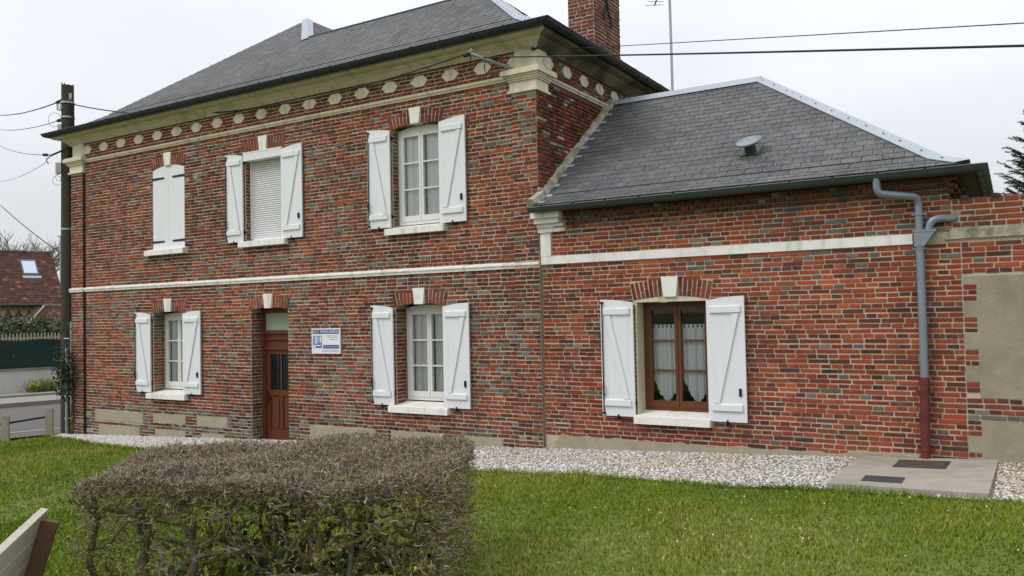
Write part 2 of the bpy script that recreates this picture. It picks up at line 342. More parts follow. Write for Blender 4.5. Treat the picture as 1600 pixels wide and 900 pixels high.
# ---------------------------------------------------------------- openings
def arch_z(x, xc, hw, z0, rise): return z0 + rise * (1 - ((x - xc) / hw) ** 2)
def arch_excl(xc, hw, zs, rise, h=.225):
    def e(z):
        if zs - .02 < z < zs + rise * .4 + h - .03:
            k = hw + .02 + max(0, z - zs) * .2; return (xc - k, xc + k)
    return e
def arch(parent, xc, hw, zs, rise, pal, h=.225, n=8, y=0, key=True):
    """segmental arch of standing bricks with a white keystone"""
    kw = .1
    fb_ = MB(); xs_ = [xc - hw + 2 * hw * i / 14 for i in range(15)]
    fb_.prism([(x, arch_z(x, xc, hw, zs, rise) + .004) for x in xs_] + [(x + (x - xc) / hw * .04, arch_z(x, xc, hw, zs, rise) + h - .008) for x in xs_[::-1]], -.0065, .03); fb_.build('arch_mortar', 'mortar', parent)
    for sgn in (-1, 1):
        wd = (hw - kw) / n
        for i in range(n):
            x = xc + sgn * (kw + .008 + wd * (i + .5)); zb = arch_z(x, xc, hw, zs, rise); tl = sgn * (.03 + .2 * (i + .5) / n)
            c = Vector((x + math.sin(tl) * h / 2, y + .012, zb + h / 2 * math.cos(tl))); hh = h / 2 * rnd.uniform(.97, 1.0)
            halves = [(0, 1)] if rnd.random() < .55 else ([(0, .52), (.54, 1)] if rnd.random() < .5 else [(0, .34), (.36, 1)])
            for a, b in halves:
                mb = MB(); ax = Vector((math.sin(tl), 0, math.cos(tl)))
                mb.obox(c + ax * hh * (a + b - 1), Vector((math.cos(tl), 0, -math.sin(tl))) * (wd * .5 - .0075), Vector((0, .025 + rnd.uniform(-.003, .003), 0)), ax * hh * (b - a - .02), brick_colour(pal, x, zb))
                mb.build('arch_brick', 'brick', parent)
    if key:
        mb = MB(); zb = zs + rise - .01
        mb.prism([(xc - .085, zb), (xc + .085, zb), (xc + .118, zb + h + .035), (xc - .118, zb + h + .035)], -.035, .1, None)
        mb.build('keystone', 'white_stone', parent)
def sill(parent, x0, x1, z, y_in, name='window_sill'):
    mb = MB(); mb.prism([(-.11, z - .105), (-.11, z - .008), (y_in, z + .05), (y_in, z - .105)], x0, x1, None, 0, lambda u, w_, y: (y, u, w_))
    mb.build(name, 'white_stone', parent)
def shutter(parent, x0, x1, z0, z1, hinge, y=-.032, rise=.05, brace=True, rod=False):
    """hinge: +1 when the opening lies at x1, -1 when it lies at x0"""
    top = lambda x: z1 - rise * ((x1 - x) / (x1 - x0) if hinge < 0 else (x - x0) / (x1 - x0)) ** 2
    n = 5; mb = MB(); wd = (x1 - x0) / n
    for i in range(n):
        a, b = x0 + i * wd + .0009, x0 + (i + 1) * wd - .0009
        mb.prism([(a, z0), (b, z0), (b, top(b)), (a, top(a))], y - .03, y)
    mb.box(x0 + .004, x1 - .004, y - .0285, y - .002, z0 + .004, min(top(x0), top(x1)) - .004)
    s = mb.build('shutter', 'white_paint', parent)
    m = .05
    for zb in (z0 + .13, z1 - .22):
        b = MB(); q = .018
        b.prism([(zb, y - .0305), (zb + .012, y - .058), (zb + .088, y - .058), (zb + .1, y - .0305)], x0 + m, x1 - m, None, 0, lambda u, w_, yy: (yy, w_, u)); b.build('batten', 'white_paint', s)
    if brace:
        xa, xb = (x0 + m + .06, x1 - m - .06)
        if hinge < 0: xa, xb = xb, xa                      # outer top to inner bottom
        a, e = Vector((xa, y - .042, z1 - .222)), Vector((xb, y - .042, z0 + .232)); d = (e - a) / 2
        b = MB(); b.obox((a + e) / 2, d, Vector((0, .009, 0)), Vector((.04, 0, 0))); b.build('brace', 'white_paint', s)
    if rod:
        b = MB(); xr = x0 + .03 if hinge > 0 else x1 - .03
        b.tube([(xr, y - .045, z0 + .03), (xr, y - .045, top(xr) - .03)], .009, 6); b.box(xr - .02, xr + .02, y - .05, y - .03, z0 + .02, z0 + .05); b.box(xr - .02, xr + .02, y - .05, y - .03, top(xr) - .06, top(xr) - .03)
        b.tube([(xr, y - .05, z0 + .44), (xr + .01, y - .075, z0 + .4), (xr + .012, y - .07, z0 + .3), (xr + .03, y - .06, z0 + .28)], .011, 6); b.build('bolt_rod', 'iron', s)
    else:
        b = MB(); xr = x1 - .075 if hinge < 0 else x0 + .075
        b.box(xr - .014, xr + .014, y - .05, y - .028, z0 + .33, z0 + .43); b.box(xr - .008, xr + .008, y - .062, y - .028, z0 + .35, z0 + .41); b.build('latch', 'iron', s)
    b = MB(); xm = (x0 + x1) / 2
    b.tube([(xm, .03, z0 - .03), (xm, y - .045, z0 - .03), (xm, y - .045, z0 + .025)], .011, 6); b.box(xm - .02, xm + .02, y - .05, y - .02, z0 - .045, z0 - .015); b.build('shutter_stop', 'iron', s)
    xh = x1 if hinge > 0 else x0
    for zh in (z0 + .18, z1 - .17):
        b = MB(); b.tube([(xh, y + .005, zh - .04), (xh, y + .005, zh + .04)], .012, 6); b.box(xh - .012, xh + .012, y, .03, zh - .018, zh + .018); b.build('hinge', 'iron', s)
    return s
def window(parent, x0, x1, z0, z1, yr, mat, rise=.0, curtain='curtain', lace=False):
    """two-leaf casement with two glazing bars a leaf, set back by yr"""
    fw = .055; y0, y1 = yr, yr + .07
    mb = MB(); mb.box(x0, x0 + fw, y0, y1, z0, z1); mb.box(x1 - fw, x1, y0, y1, z0, z1); mb.box(x0 + fw, x1 - fw, y0, y1, z0, z0 + fw)
    xc, hw = (x0 + x1) / 2, (x1 - x0) / 2
    top = [(x0, z1 + .001)] + [(lerp(x0, x1, t / 12), z1 + .001 + rise * (1 - (2 * t / 12 - 1) ** 2)) for t in range(1, 12)] + [(x1, z1 + .001)]
    mb.prism([(x0 + fw, z1 - fw), (x1 - fw, z1 - fw)] + [(min(max(a, x0 + fw), x1 - fw), b) for a, b in top[::-1]], y0, y1)
    win = mb.build('window', mat, parent)
    zt = z1 - fw
    for sgn, (a, b) in ((-1, (x0 + fw, xc)), (1, (xc, x1 - fw))):
        c = MB(); sw = .06; ya, yb = y0 - .012, y1 - .015
        ia, ib = (a + sw, b - .045) if sgn < 0 else (a + .045, b - sw)
        zb_, zt_ = z0 + fw + .09, zt - sw
        c.box(a + .004, ia, ya, yb, z0 + fw, zt); c.box(ib, b - .004, ya, yb, z0 + fw, zt)
        c.box(ia, ib, ya, yb, z0 + fw, zb_); c.box(ia, ib, ya, yb, zt_, zt)
        cs = c.build('casement', mat, win)
        for t in (1 / 3, 2 / 3):
            g = MB(); zz = lerp(zb_, zt_, t); g.box(ia, ib, ya + .006, yb - .01, zz - .012, zz + .012); g.build('glazing_bar', mat, win)
        p = MB(); yp = yb - .03; p.add([(ia, yp, zb_), (ib, yp, zb_), (ib, yp, zt_), (ia, yp, zt_)], [(0, 1, 2, 3)]); p.build('pane', 'glass', win)
        # curtain behind the pane
        k = MB(); ncol = 44; vs = []; yk = y1 + .02
        rows = 14 if lace else 2
        for r in range(rows + 1):
            for q in range(ncol + 1):
                t = q / ncol; x = lerp(a + .02, b - .02, t)
                dep = .013 * math.sin(t * 23 + 3.1 * sgn + x0 + 5 * t * t) + .009 * math.sin(t * 47 + 2 * sgn + x0 * 3) + .012 * math.sin(t * 9 + x0 * 7)
                if lace:
                    ztop = zt_ - .235; low = z0 + .13 + .30 * abs(2 * t - 1.06) ** 1.6 + .012 * math.sin(t * 60); zz = lerp(ztop, max(low, z0 + .08), r / rows)
                else: zz = lerp(zt + .05, z0 + .01, r / rows)
                vs.append((x, yk + dep, zz))
        k.add(vs, [(r * (ncol + 1) + q, r * (ncol + 1) + q + 1, (r + 1) * (ncol + 1) + q + 1, (r + 1) * (ncol + 1) + q) for r in range(rows) for q in range(ncol)])
        cu = k.build('curtain', 'lace' if lace else curtain, win, smooth=True)
        if lace:
            k = MB(); zr = zt_ - .2; k.tube([(a, yk, zr), (b, yk, zr)], .006, 6)
            k2 = MB()
            for q in range(7):
                xq = lerp(a + .035, b - .035, q / 6); k2.box(xq - .017, xq + .017, yk - .008, yk + .008, zr - .05, zr + .01)
            k2.build('curtain_loop', 'lace', win); k.build('curtain_rod', 'frame_white', win)
            k = MB(); xt = lerp(a + .02, b - .02, .53); k.tube([(xt, yk, z0 + .14), (xt, yk, z0 + .09)], [.008, .014], 6); k.build('tassel', 'lace', win)
    r = MB(); r.add([front(x0, z0, y1), front(x1, z0, y1), front(x1, z1 + rise, y1), front(x0, z1 + rise, y1), front(x0, z0, y1 + 1.4), front(x1, z0, y1 + 1.4), front(x1, z1 + rise, y1 + 1.4), front(x0, z1 + rise, y1 + 1.4)],
                    [(4, 5, 6, 7), (0, 1, 5, 4), (1, 2, 6, 5), (2, 3, 7, 6), (3, 0, 4, 7)]); r.build('room', 'dark_room', win)
    return win

# ================================================================ BRICK HOUSE
XL, XR = -17.74, -5.90
PL, PR = -17.29, -6.32
C1 = .0617; ZO = 2.63 - 55 * C1; ZM = ZO + 16 * C1
house = thing('brick_house', (-11.8, 0, -.2), 'two-storey brick house with white shutters, cream frieze and slate roof', 'house')
GF1, GF2, UP1, UP2, UP3, DOOR = (-14.93, -13.93), (-8.63, -7.63), (-14.91, -13.91), (-12.17, -11.16), (-8.65, -7.65), (-12.06, -11.09)
ARCHES = [(GF1, 2.1, .05), (GF2, 2.1, .05), (UP1, 5.02, .06), (UP2, 5.04, .02), (UP3, 5.0, .06), (DOOR, 2.12, .04)]
holes = [(*GF1, .45, 2.15), (*GF2, .45, 2.15), (*UP1, 3.33, 5.08), (*UP2, 3.33, 5.06), (*UP3, 3.33, 5.06), (*DOOR, -.3, 2.16)]
mb = MB(); sheet(mb, [XL, XR], [-1.0, 6.05], holes, front)
wall = mb.build('wall', 'mortar', house)
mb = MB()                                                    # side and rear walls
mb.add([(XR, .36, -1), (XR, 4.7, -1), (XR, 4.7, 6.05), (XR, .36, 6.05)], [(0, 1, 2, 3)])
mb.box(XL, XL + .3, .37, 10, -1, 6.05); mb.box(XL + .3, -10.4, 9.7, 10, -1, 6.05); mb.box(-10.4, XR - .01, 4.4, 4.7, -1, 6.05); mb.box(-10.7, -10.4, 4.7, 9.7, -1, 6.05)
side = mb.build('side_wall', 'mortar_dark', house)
for a, b in ((XL + .004, PL - .02), (PR + .004, XR - .002)):
    mb = MB(); mb.box(a, b, -.034, -.0005, -1, 5.25); mb.build('pilaster', 'mortar', house)
rec = []
def rect(a, b, c, d): return lambda z: (a, b) if c < z < d else None
exc = [rect(a, b, c, d) for a, b, c, d in holes] + [arch_excl((a[0] + a[1]) / 2, (a[1] - a[0]) / 2, z, r) for a, z, r in ARCHES]
exc += [rect(GF1[0] - .1, GF1[1] + .1, .4, .5), rect(GF2[0] - .1, GF2[1] + .1, .4, .5)] + [rect(u[0] - .11, u[1] + .1, 3.28, 3.38) for u in (UP1, UP2, UP3)]
STONES = [(-16.92, -15.27, -.12, .085), (-14.93, -13.93, -.09, .1), (-13.59, -12.71, -.09, .12), (-16.78, -15.38, -.43, -.22), (-14.88, -13.94, -.4, -.21), (-13.45, -12.8, -.37, -.21), (-10.57, -9.1, -.17, .085), (-8.75, -7.72, -.17, .1), (-7.3, -6.62, -.13, .085), (-10.4, -9.2, -.37, -.23), (-8.7, -7.8, -.34, -.23)]
exc += [rect(a - .01, b + .01, c, d) for a, b, c, d in STONES]
def pal_low(z): return PAL_DARK if z < .25 else PAL_MAIN
lay(rec, PL + .02, PR - .005, -.75, ZM, C1, exc, pfront(), PAL_DARK, .3, seed=1)
lay(rec, PL + .02, PR - .005, ZM, 2.631, C1, exc, pfront(), PAL_MAIN, .085, seed=2)
lay(rec, PL + .02, PR - .005, 2.725, 5.435, C1, exc, pfront(), PAL_MAIN, .08, seed=3, zorg=2.725)
lay(rec, PL + .02, PR + .08, 5.52, 5.9, C1, [], pfront(), [((.2, .05, .028), .5), ((.12, .036, .026), .3), ((.26, .065, .03), .2)], .03, seed=4, zorg=5.525)
for a, b, sd_ in ((XL, PL, 11), (PR, XR + .002, 12)):
    lay(rec, a, b, -.75, ZM, C1, [], pfront(-.035), PAL_DARK, .25, seed=sd_)
    lay(rec, a, b, ZM, 2.631, C1, [], pfront(-.035), PAL_MAIN, .12, seed=sd_ + 10)
    lay(rec, a, b, 2.725, 5.24, C1, [], pfront(-.035), PAL_MAIN, .12, seed=sd_ + 20, zorg=2.725)
# reveals
for (a, b, c, d), dp in zip(holes, (.25, .25, .06, .15, .13, .25)):
    for x, nx in ((a, 1), (b, -1)):
        lay(rec, .012, dp, c, d - .04, C1, [], (lambda u, z, x=x, nx=nx: ((x, u, z), nx, 0)), PAL_MAIN, .3, seed=int(c * 10) + nx, proud=.004)
# side wall above the annex roof; oversailing courses with raked-out joints
ann_z = lambda y: 3.45 + .68 * (y + .3)
lay(rec, -.035, 4.7, 3.3, 5.45, C1, [lambda z: ((z - 3.45) / .68 - .1, 9), lambda z: (-1, .325) if z > 5.215 else None], lambda u, z: ((XR, u, z), 1, 0), [((.2, .055, .028), .34), ((.13, .04, .026), .4), ((.075, .036, .028), .13), ((.33, .31, .27), .06), ((.28, .075, .03), .07)], .05, seed=31, proud=.02)
lay(rec, .32, 4.7, 5.52, 5.9, C1, [], lambda u, z: ((XR, u, z), 1, 0), PAL_DARK, .05, seed=32, zorg=5.525)
# chimney
chx0, chx1, chy0, chy1 = -6.75, -6.24, 2.73, 3.86
mb = MB(); mb.box(chx0, chx1, chy0, chy1, 6.0, 10.4); chim = mb.build('chimney', 'mortar', house)
PCH = [((.15, .045, .035), .45), ((.1, .04, .033), .42), ((.2, .06, .04), .13)]; recc = []
lay(recc, chx0, chx1, 6.2, 10.4, .068, [], lambda u, z: ((u, chy0, z), 0, -1), PCH, 0, seed=33, joint=.013)
lay(recc, chy0, chy1, 6.2, 10.4, .068, [], lambda u, z: ((chx1, u, z), 1, 0), PCH, 0, seed=34, joint=.013)
mbx = MB()
for (p, nx, ny, L, H, c, tl) in recc:
    vs = [(p[0] + x * L * -ny - y * .05 * nx, p[1] + x * L * nx + y * .05 * -ny, p[2] + z * H) for x, y, z in BSH[rnd.randrange(10)][0]]
    mbx.add(vs, BSH[0][1], c)
mbx.build('brickwork', 'brick', chim, kind='stuff')
mb = MB()                                                    # forked iron wall tie on the chimney
yc = 3.25; x_ = chx1 + .025
mb.tube([(x_, yc, 7.75), (x_, yc - .03, 7.55), (x_, yc - .12, 7.42), (x_, yc - .14, 7.25)], .012, 5); mb.tube([(x_, yc, 7.75), (x_, yc + .04, 7.5), (x_, yc + .15, 7.36), (x_, yc + .17, 7.2)], .012, 5); mb.build('wall_tie', 'iron', chim)
bricks_out(rec, wall)
for a, b, c, d in STONES:
    mb = MB(); n = 9; e = .012
    pts = [(lerp(a, b, i / n), c + rnd.uniform(-e, e)) for i in range(n + 1)] + [(lerp(b, a, i / n), d + rnd.uniform(-e, e)) for i in range(n + 1)]
    mb.prism(pts, -.012, .05); mb.build('stone_panel', 'cement', house)
for (a, z, r) in ARCHES: arch(house, (a[0] + a[1]) / 2, (a[1] - a[0]) / 2 + .01, z, r, [((.25, .062, .033), .5), ((.165, .052, .034), .38), ((.11, .052, .04), .12)], n=6)
# mouldings
mb = MB(); mb.sweep([(0, 2.625), (.03, 2.625), (.035, 2.66), (.05, 2.67), (.05, 2.695), (.0, 2.73)], [(XL - .01, .001), (PL, .001)]); mb.sweep([(-.01, 2.625), (.03, 2.625), (.035, 2.66), (.05, 2.67), (.05, 2.695), (-.01, 2.725)], [(PL, .001), (XR, .001)])
mb.sweep([(-.04, 2.624), (.065, 2.624), (.07, 2.66), (.08, 2.67), (.08, 2.695), (-.04, 2.735)], [(XL - .03, .001), (PL + .01, .001)])
mb.build('string_course', 'white_stone', house)
mb = MB(); fb = [(-.02, 5.44), (.03, 5.44), (.035, 5.465), (.05, 5.475), (.055, 5.51), (.03, 5.522), (-.02, 5.522)]
mb.sweep(fb, [(PL - .02, .001), (PR + .02, .001)]); mb.sweep(fb, [(XR - .001, .4), (XR - .001, 4.7)]); mb.build('frieze_moulding', 'cream', house)
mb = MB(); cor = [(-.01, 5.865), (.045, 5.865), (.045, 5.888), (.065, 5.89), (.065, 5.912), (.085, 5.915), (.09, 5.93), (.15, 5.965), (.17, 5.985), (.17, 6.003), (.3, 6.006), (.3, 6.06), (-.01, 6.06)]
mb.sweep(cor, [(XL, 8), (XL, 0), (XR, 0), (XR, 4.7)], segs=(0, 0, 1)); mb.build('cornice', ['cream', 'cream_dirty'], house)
def capital(x0, x1, right, m='cream'):
    mb = MB()
    for z0, z1, o in ((5.23, 5.265, .045), (5.266, 5.40, .02), (5.401, 5.425, .045), (5.426, 5.455, .065), (5.456, 5.485, .085), (5.486, 5.555, .12), (5.556, 5.575, .10)):
        mb.box(x0 - o, x1 + o, -.035 - o, .3 + o if right else .1, z0, z1)
    mb.build('capital', m, house)
    mb = MB(); mb.box(x0 + .06, x1 + .012, -.03, .3 if right else .1, 5.576, 5.866); mb.build('frieze_block', 'cream_light', house)
capital(XL, PL, False, 'cream_light'); capital(PR, XR, True, 'cream_light')
def hexa(xc, z, hw, hh): return [(xc - hw, z), (xc - hw * .45, z - hh), (xc + hw * .45, z - hh), (xc + hw, z), (xc + hw * .45, z + hh), (xc - hw * .45, z + hh)]
for i in range(19):
    mb = MB(); x = -6.23 - .6075 * i
    mb.prism(hexa(x, 5.715, .172 * rnd.uniform(.94, 1.04), .088), -.022, .03); mb.build('frieze_lozenge', 'cream_light', house)
for i in range(8):
    mb = MB(); mb.prism(hexa(.33 + .6 * i, 5.715, .16, .088), XR - .02, XR + .03, None, 0, lambda u, w_, y: (y, u, w_)); mb.build('frieze_lozenge', 'cream_light', house)
# gutter
def half_round(r, zc, oc, n=9): return [(oc + r * math.cos(math.pi + math.pi * i / n), zc + r * math.sin(math.pi + math.pi * i / n)) for i in range(n + 1)]
def gutter(parent, path, r, zc, oc, mat, step=.55):
    mb = MB(); p = half_round(r, zc, oc); q = half_round(r - .006, zc, oc)
    mb.sweep(p + [(oc + r, zc + .004)] + q[::-1], path)
    mb.sweep([(oc + r + .012 * math.cos(a), zc + .012 * math.sin(a)) for a in np.linspace(0, 2 * math.pi, 6, endpoint=False)], path)
    g = mb.build('gutter', mat, parent)
    for (a, b) in zip(path, path[1:]):                       # joints and brackets
        L = math.hypot(b[0] - a[0], b[1] - a[1]); n = int(L / step)
        dx, dy = (b[0] - a[0]) / L, (b[1] - a[1]) / L
        for i in range(n):
            t = (i + .5) * L / n; m2 = MB(); pp = half_round(r + .007, zc, oc, 7)
            m2.sweep(pp + [(oc + r + .018, zc + .012), (oc + r, zc + .014), (oc + r - .004, zc)] + half_round(r, zc, oc, 7)[::-1], [(a[0] + dx * (t - .013), a[1] + dy * (t - .013)), (a[0] + dx * (t + .013), a[1] + dy * (t + .013))])
            m2.build('gutter_bracket', mat, g)
    return g
gutter(house, [(XL, 8), (XL, 0), (XR, 0), (XR, 4.75)], .075, 6.115, .375, 'gutter_dark')

# roofs: profile z(k) over the plan distance from the eave, with a sprocketed foot
def prof_main(k): return 6.115 + (.36 * k if k < .3 else .108 + .62 * (k - .3) if k < .8 else .418 + .79 * (k - .8))
SLC = [(.092, .094, .098), (.086, .088, .093), (.098, .099, .10), (.08, .083, .089), (.104, .104, .103)]
SLREC = {}
def slates(rec, o, along, inw, prof, kmax, span, wid=.22, expo=.135, seed=0):
    """o eave start, along/inw plan unit vectors, span(k) -> (s0, s1)"""
    r = random.Random(seed); k = .02; row = 0; o, along, inw = Vector(o), Vector(along), Vector(inw)
    while k < kmax - .03:
        dz = (prof(k + .05) - prof(k)) / .05; ln = math.hypot(1, dz); ck = expo / ln
        k1 = min(k + ck, kmax); s0, s1 = span((k + k1) / 2)
        n = Vector((-inw.x * dz, -inw.y * dz, 1)).normalized(); t = (inw + Vector((0, 0, dz))).normalized()
        s = s0 - wid * ((row % 2) * .5 + r.uniform(0, .04))
        while s < s1:
            a, b = max(s, s0), min(s + wid, s1)
            if b - a > .03:
                le = (k1 - k) * ln
                c = o + along * ((a + b) / 2) + inw * k + Vector((0, 0, prof(k))) + t * (le * .56) + n * .012
                rec.append((c, along, t, n, b - a - r.uniform(.004, .009), le * 1.12, jit(r.choice(SLC), .08), r.uniform(-.02, .02), r.uniform(.02, .05)))
            s += wid
        k = k1; row += 1
def slates_out(rec, parent, n=300, name='slate', mat='slate'):
    order = sorted(range(len(rec)), key=lambda i: -view_area(rec[i][0], rec[i][3], rec[i][4] * rec[i][5])); big = set(order[:n]); mb = MB(); base = WL[parent]
    me = bpy.data.meshes.new(name); q = MB(); q.obox((0, 0, 0), (.5, 0, 0), (0, .5, 0), (0, 0, .5)); me.from_pydata(q.v, [], q.f); me.materials.append(MATS[mat]); clear_col(me)
    for i, (c, al, t, nn, L, H, col, tw, lift) in enumerate(rec):
        a2 = (al + t * tw).normalized(); t2 = (t - nn * lift).normalized(); n2 = a2.cross(t2).normalized()
        if n2.dot(nn) < 0: n2 = -n2
        if i in big:
            o = bpy.data.objects.new(name, me); COL.objects.link(o); o.parent = parent
            m = Matrix((( a2.x * L, t2.x * H, n2.x * .008, c.x - base.x), (a2.y * L, t2.y * H, n2.y * .008, c.y - base.y), (a2.z * L, t2.z * H, n2.z * .008, c.z - base.z), (0, 0, 0, 1)))
            o.location = c - base; rm = Matrix((a2, n2.cross(a2), n2)).transposed(); o.rotation_euler = rm.to_euler(); o.scale = (L, H, .008); o.color = (*col, 1)
        else: mb.obox(c, a2 * L / 2, t2 * H / 2, n2 * .004, col)
    if mb.v: mb.build(name + '_covering', mat, parent, kind='stuff')
def deck(mb, o, along, inw, prof, ks, span):
    o, along, inw = Vector(o), Vector(along), Vector(inw); vs = []
    for k in ks:
        s0, s1 = span(k); z = Vector((0, 0, prof(k)))
        vs += [o + along * s0 + inw * k + z, o + along * s1 + inw * k + z]
    mb.add(vs, [(2 * i, 2 * i + 1, 2 * i + 3, 2 * i + 2) for i in range(len(ks) - 1)])
EX0, EX1, EY0, EY1 = -17.67 - .37 + .33, -5.57, -.36, 4.78     # eave rectangle of the front range
EX0 = -18.07
PK = 3.95; RK = 2.57
mbd = MB(); KS = [0, .15, .3, .5, .8, 1.2, 1.8, RK]; KP = KS + [3.2, PK]
WF = EX1 - EX0
spF = lambda k: (k, WF - k) if k <= RK else (k, 2 * PK - k)
deck(mbd, (EX0, EY0, 0), (1, 0, 0), (0, 1, 0), prof_main, KS, lambda k: (k, WF - k)); deck(mbd, (EX0, EY0, 0), (1, 0, 0), (0, 1, 0), prof_main, [RK, 3.2, PK], lambda k: (k, 2 * PK - k))
deck(mbd, (EX1, EY0, 0), (0, 1, 0), (-1, 0, 0), prof_main, KS, lambda k: (k, 2 * RK - k))
deck(mbd, (EX1, EY0 + 2 * RK, 0), (-1, 0, 0), (0, -1, 0), prof_main, KS, lambda k: (k, WF - k))
deck(mbd, (EX0, EY0, 0), (0, 1, 0), (1, 0, 0), prof_main, KP, lambda k: (k, 10.8 - k))
deck(mbd, (EX0 + 2 * PK, EY0, 0), (0, 1, 0), (-1, 0, 0), prof_main, [RK - .02, 3.2, PK], lambda k: (k, 10.8 - k))
deck(mbd, (EX0 + 2 * PK, EY0 + 2 * RK, 0), (0, 1, 0), (-1, 0, 0), prof_main, KS, lambda k: (0, 10.8 - 2 * RK - k))
deck(mbd, (EX0, EY0 + 10.8, 0), (1, 0, 0), (0, -1, 0), prof_main, KP, lambda k: (k, 2 * PK - k))
roof = mbd.build('roof', 'slate_deck', house)
rec = []
slates(rec, (EX0, EY0, 0), (1, 0, 0), (0, 1, 0), prof_main, PK, spF, seed=1)
slates(rec, (EX1, EY0, 0), (0, 1, 0), (-1, 0, 0), prof_main, RK, lambda k: (k, 2 * RK - k), seed=2)
slates(rec, (EX0 + 2 * PK, EY0, 0), (0, 1, 0), (-1, 0, 0), lambda k: prof_main(k + RK), PK - RK, lambda k: (RK + k, 6.5), seed=3)
for i in range(len(rec)):                                    # third set starts at RK inwards
    pass
n3 = [i for i in range(len(rec)) if rec[i][1].y > .5 and rec[i][0].x < -9.9 + .4]
for i in n3:
    r_ = list(rec[i]); r_[0] = r_[0] + Vector((-RK, 0, 0)); rec[i] = tuple(r_)
slates_out(rec, roof)
def hip_cap(parent, o, along, inw, prof, ks, w_=.15, rowsat=(.25, .7), pitch=.2):
    """zinc over a hip that starts at o, folded over both slopes"""
    mb = MB(); o, a, b = Vector(o), Vector(along), Vector(inw); rows = []
    for k in ks:
        h = o + (a + b) * k + Vector((0, 0, prof(k))); dz = (prof(k + .05) - prof(k)) / .05
        na = Vector((-b.x * dz, -b.y * dz, 1)).normalized(); nb = Vector((-a.x * dz, -a.y * dz, 1)).normalized()
        top = h + (na + nb).normalized() * .05
        rows.append([h + a * w_ + na * .022, h + a * w_ + na * .034, top, h + b * w_ + nb * .034, h + b * w_ + nb * .022])
    vs = [p for r in rows for p in r]; n = 5
    mb.add(vs, [(i * n + j, i * n + j + 1, (i + 1) * n + j + 1, (i + 1) * n + j) for i in range(len(rows) - 1) for j in range(n - 1)] + [tuple(range(5))])
    hc = mb.build('hip_flashing', 'zinc', parent)
    if rowsat:
        c = MB(); L = 0
        for i in range(len(rows) - 1):
            p, q = rows[i][1], rows[i + 1][1]; t, t2 = rows[i][2], rows[i + 1][2]; m = int((q - p).length / pitch + .5)
            for j in range(m):
                f_ = (j + .5) / m
                for g in rowsat:
                    pt = p.lerp(q, f_).lerp(t.lerp(t2, f_), g); c.obox(pt + Vector((0, 0, .006)), (q - p).normalized() * .012, (t - p).normalized() * .006, Vector((0, 0, .004)))
        if c.v: c.build('fixing_clip', 'gutter_zinc', hc, kind='stuff')
    return hc
KH = [.05, .15, .3, .5, .8, 1.2, 1.8, RK]
hip_cap(roof, (EX1, EY0, 0), (-1, 0, 0), (0, 1, 0), prof_main, KH)
hip_cap(roof, (EX0 + 2 * PK, EY0, 0), (-1, 0, 0), (0, 1, 0), prof_main, [RK - .1, 3, 3.4, PK], .16)
def ridge_cap(parent, p, q, w_, side, dz):
    mb = MB(); p, q = Vector(p), Vector(q); s = Vector(side); d = Vector((0, 0, -dz * w_ + .025)); r = [p - s * w_ + d, p + Vector((0, 0, .045)), p + s * w_ + d]; r2 = [q - s * w_ + d, q + Vector((0, 0, .045)), q + s * w_ + d]
    mb.add(r + r2, [(0, 1, 4, 3), (1, 2, 5, 4)]); return mb.build('ridge_flashing', 'zinc', parent)
mb = MB(); mb.tube([(EX0 + 2 * PK - RK, EY0 + RK, prof_main(RK) + .01), (EX1 - RK, EY0 + RK, prof_main(RK) + .01)], .035, 8); mb.build('ridge_roll', 'gutter_dark', roof)

# openings of the house
def casement_window(a, z0, z1, yr, rise, cur):
    window(house, a[0] + .03, a[1] - .03, z0, z1, yr, 'frame_white', rise, cur)
casement_window(GF1, .58, 2.08, .25, .04, 'curtain_grey'); casement_window(GF2, .58, 2.09, .25, .04, 'curtain_grey'); casement_window(UP3, 3.44, 5.0, .13, .045, 'curtain')
sill(house, GF1[0] - .1, GF1[1] + .1, .51, .27); sill(house, GF2[0] - .1, GF2[1] + .08, .51, .27)
sill(house, UP1[0] - .15, UP1[1] + .07, 3.385, .1); sill(house, UP2[0] - .09, UP2[1] + .1, 3.39, .2); sill(house, UP3[0] - .1, UP3[1] + .08, 3.38, .15)
shutter(house, -15.44, -14.945, .525, 2.14, 1, rod=True); shutter(house, -13.93, -13.41, .525, 2.14, -1)
shutter(house, -9.11, -8.645, .515, 2.14, 1, rod=True); shutter(house, -7.64, -7.15, .515, 2.14, -1)
shutter(house, -12.64, -12.18, 3.39, 5.045, 1, rod=True); shutter(house, -11.165, -10.65, 3.385, 5.045, -1)
shutter(house, -9.13, -8.655, 3.405, 5.045, 1, rod=True); shutter(house, -7.655, -7.16, 3.4, 5.045, -1)
for x0, x1, s in ((UP1[0] + .008, -14.412, 1), (-14.408, UP1[1] - .008, -1)):   # closed pair
    mb = MB(); n = 5; wd = (x1 - x0) / n
    tp = lambda x: arch_z(x, -14.41, .5, 5.0, .085)
    for i in range(n):
        a, b = x0 + i * wd + .0009, x0 + (i + 1) * wd - .0009; mb.prism([(a, 3.395), (b, 3.395), (b, tp(b)), (a, tp(a))], .0, .03)
    mb.box(x0 + .004, x1 - .004, .008, .026, 3.4, 4.99); sh = mb.build('shutter', 'white_paint', house, label='closed white board shutter with black strap hinges')
    xa, xb = (x0 - .01, x0 + .36) if s > 0 else (x1 - .36, x1 + .01)
    for zz in (3.55, 4.83):
        b = MB(); b.prism([(xa, zz - .022), (xb, zz - .016), (xb, zz + .016), (xa, zz + .022)] if s > 0 else [(xa, zz - .016), (xb, zz - .022), (xb, zz + .022), (xa, zz + .016)], -.012, .0); b.build('strap_hinge', 'iron', sh)
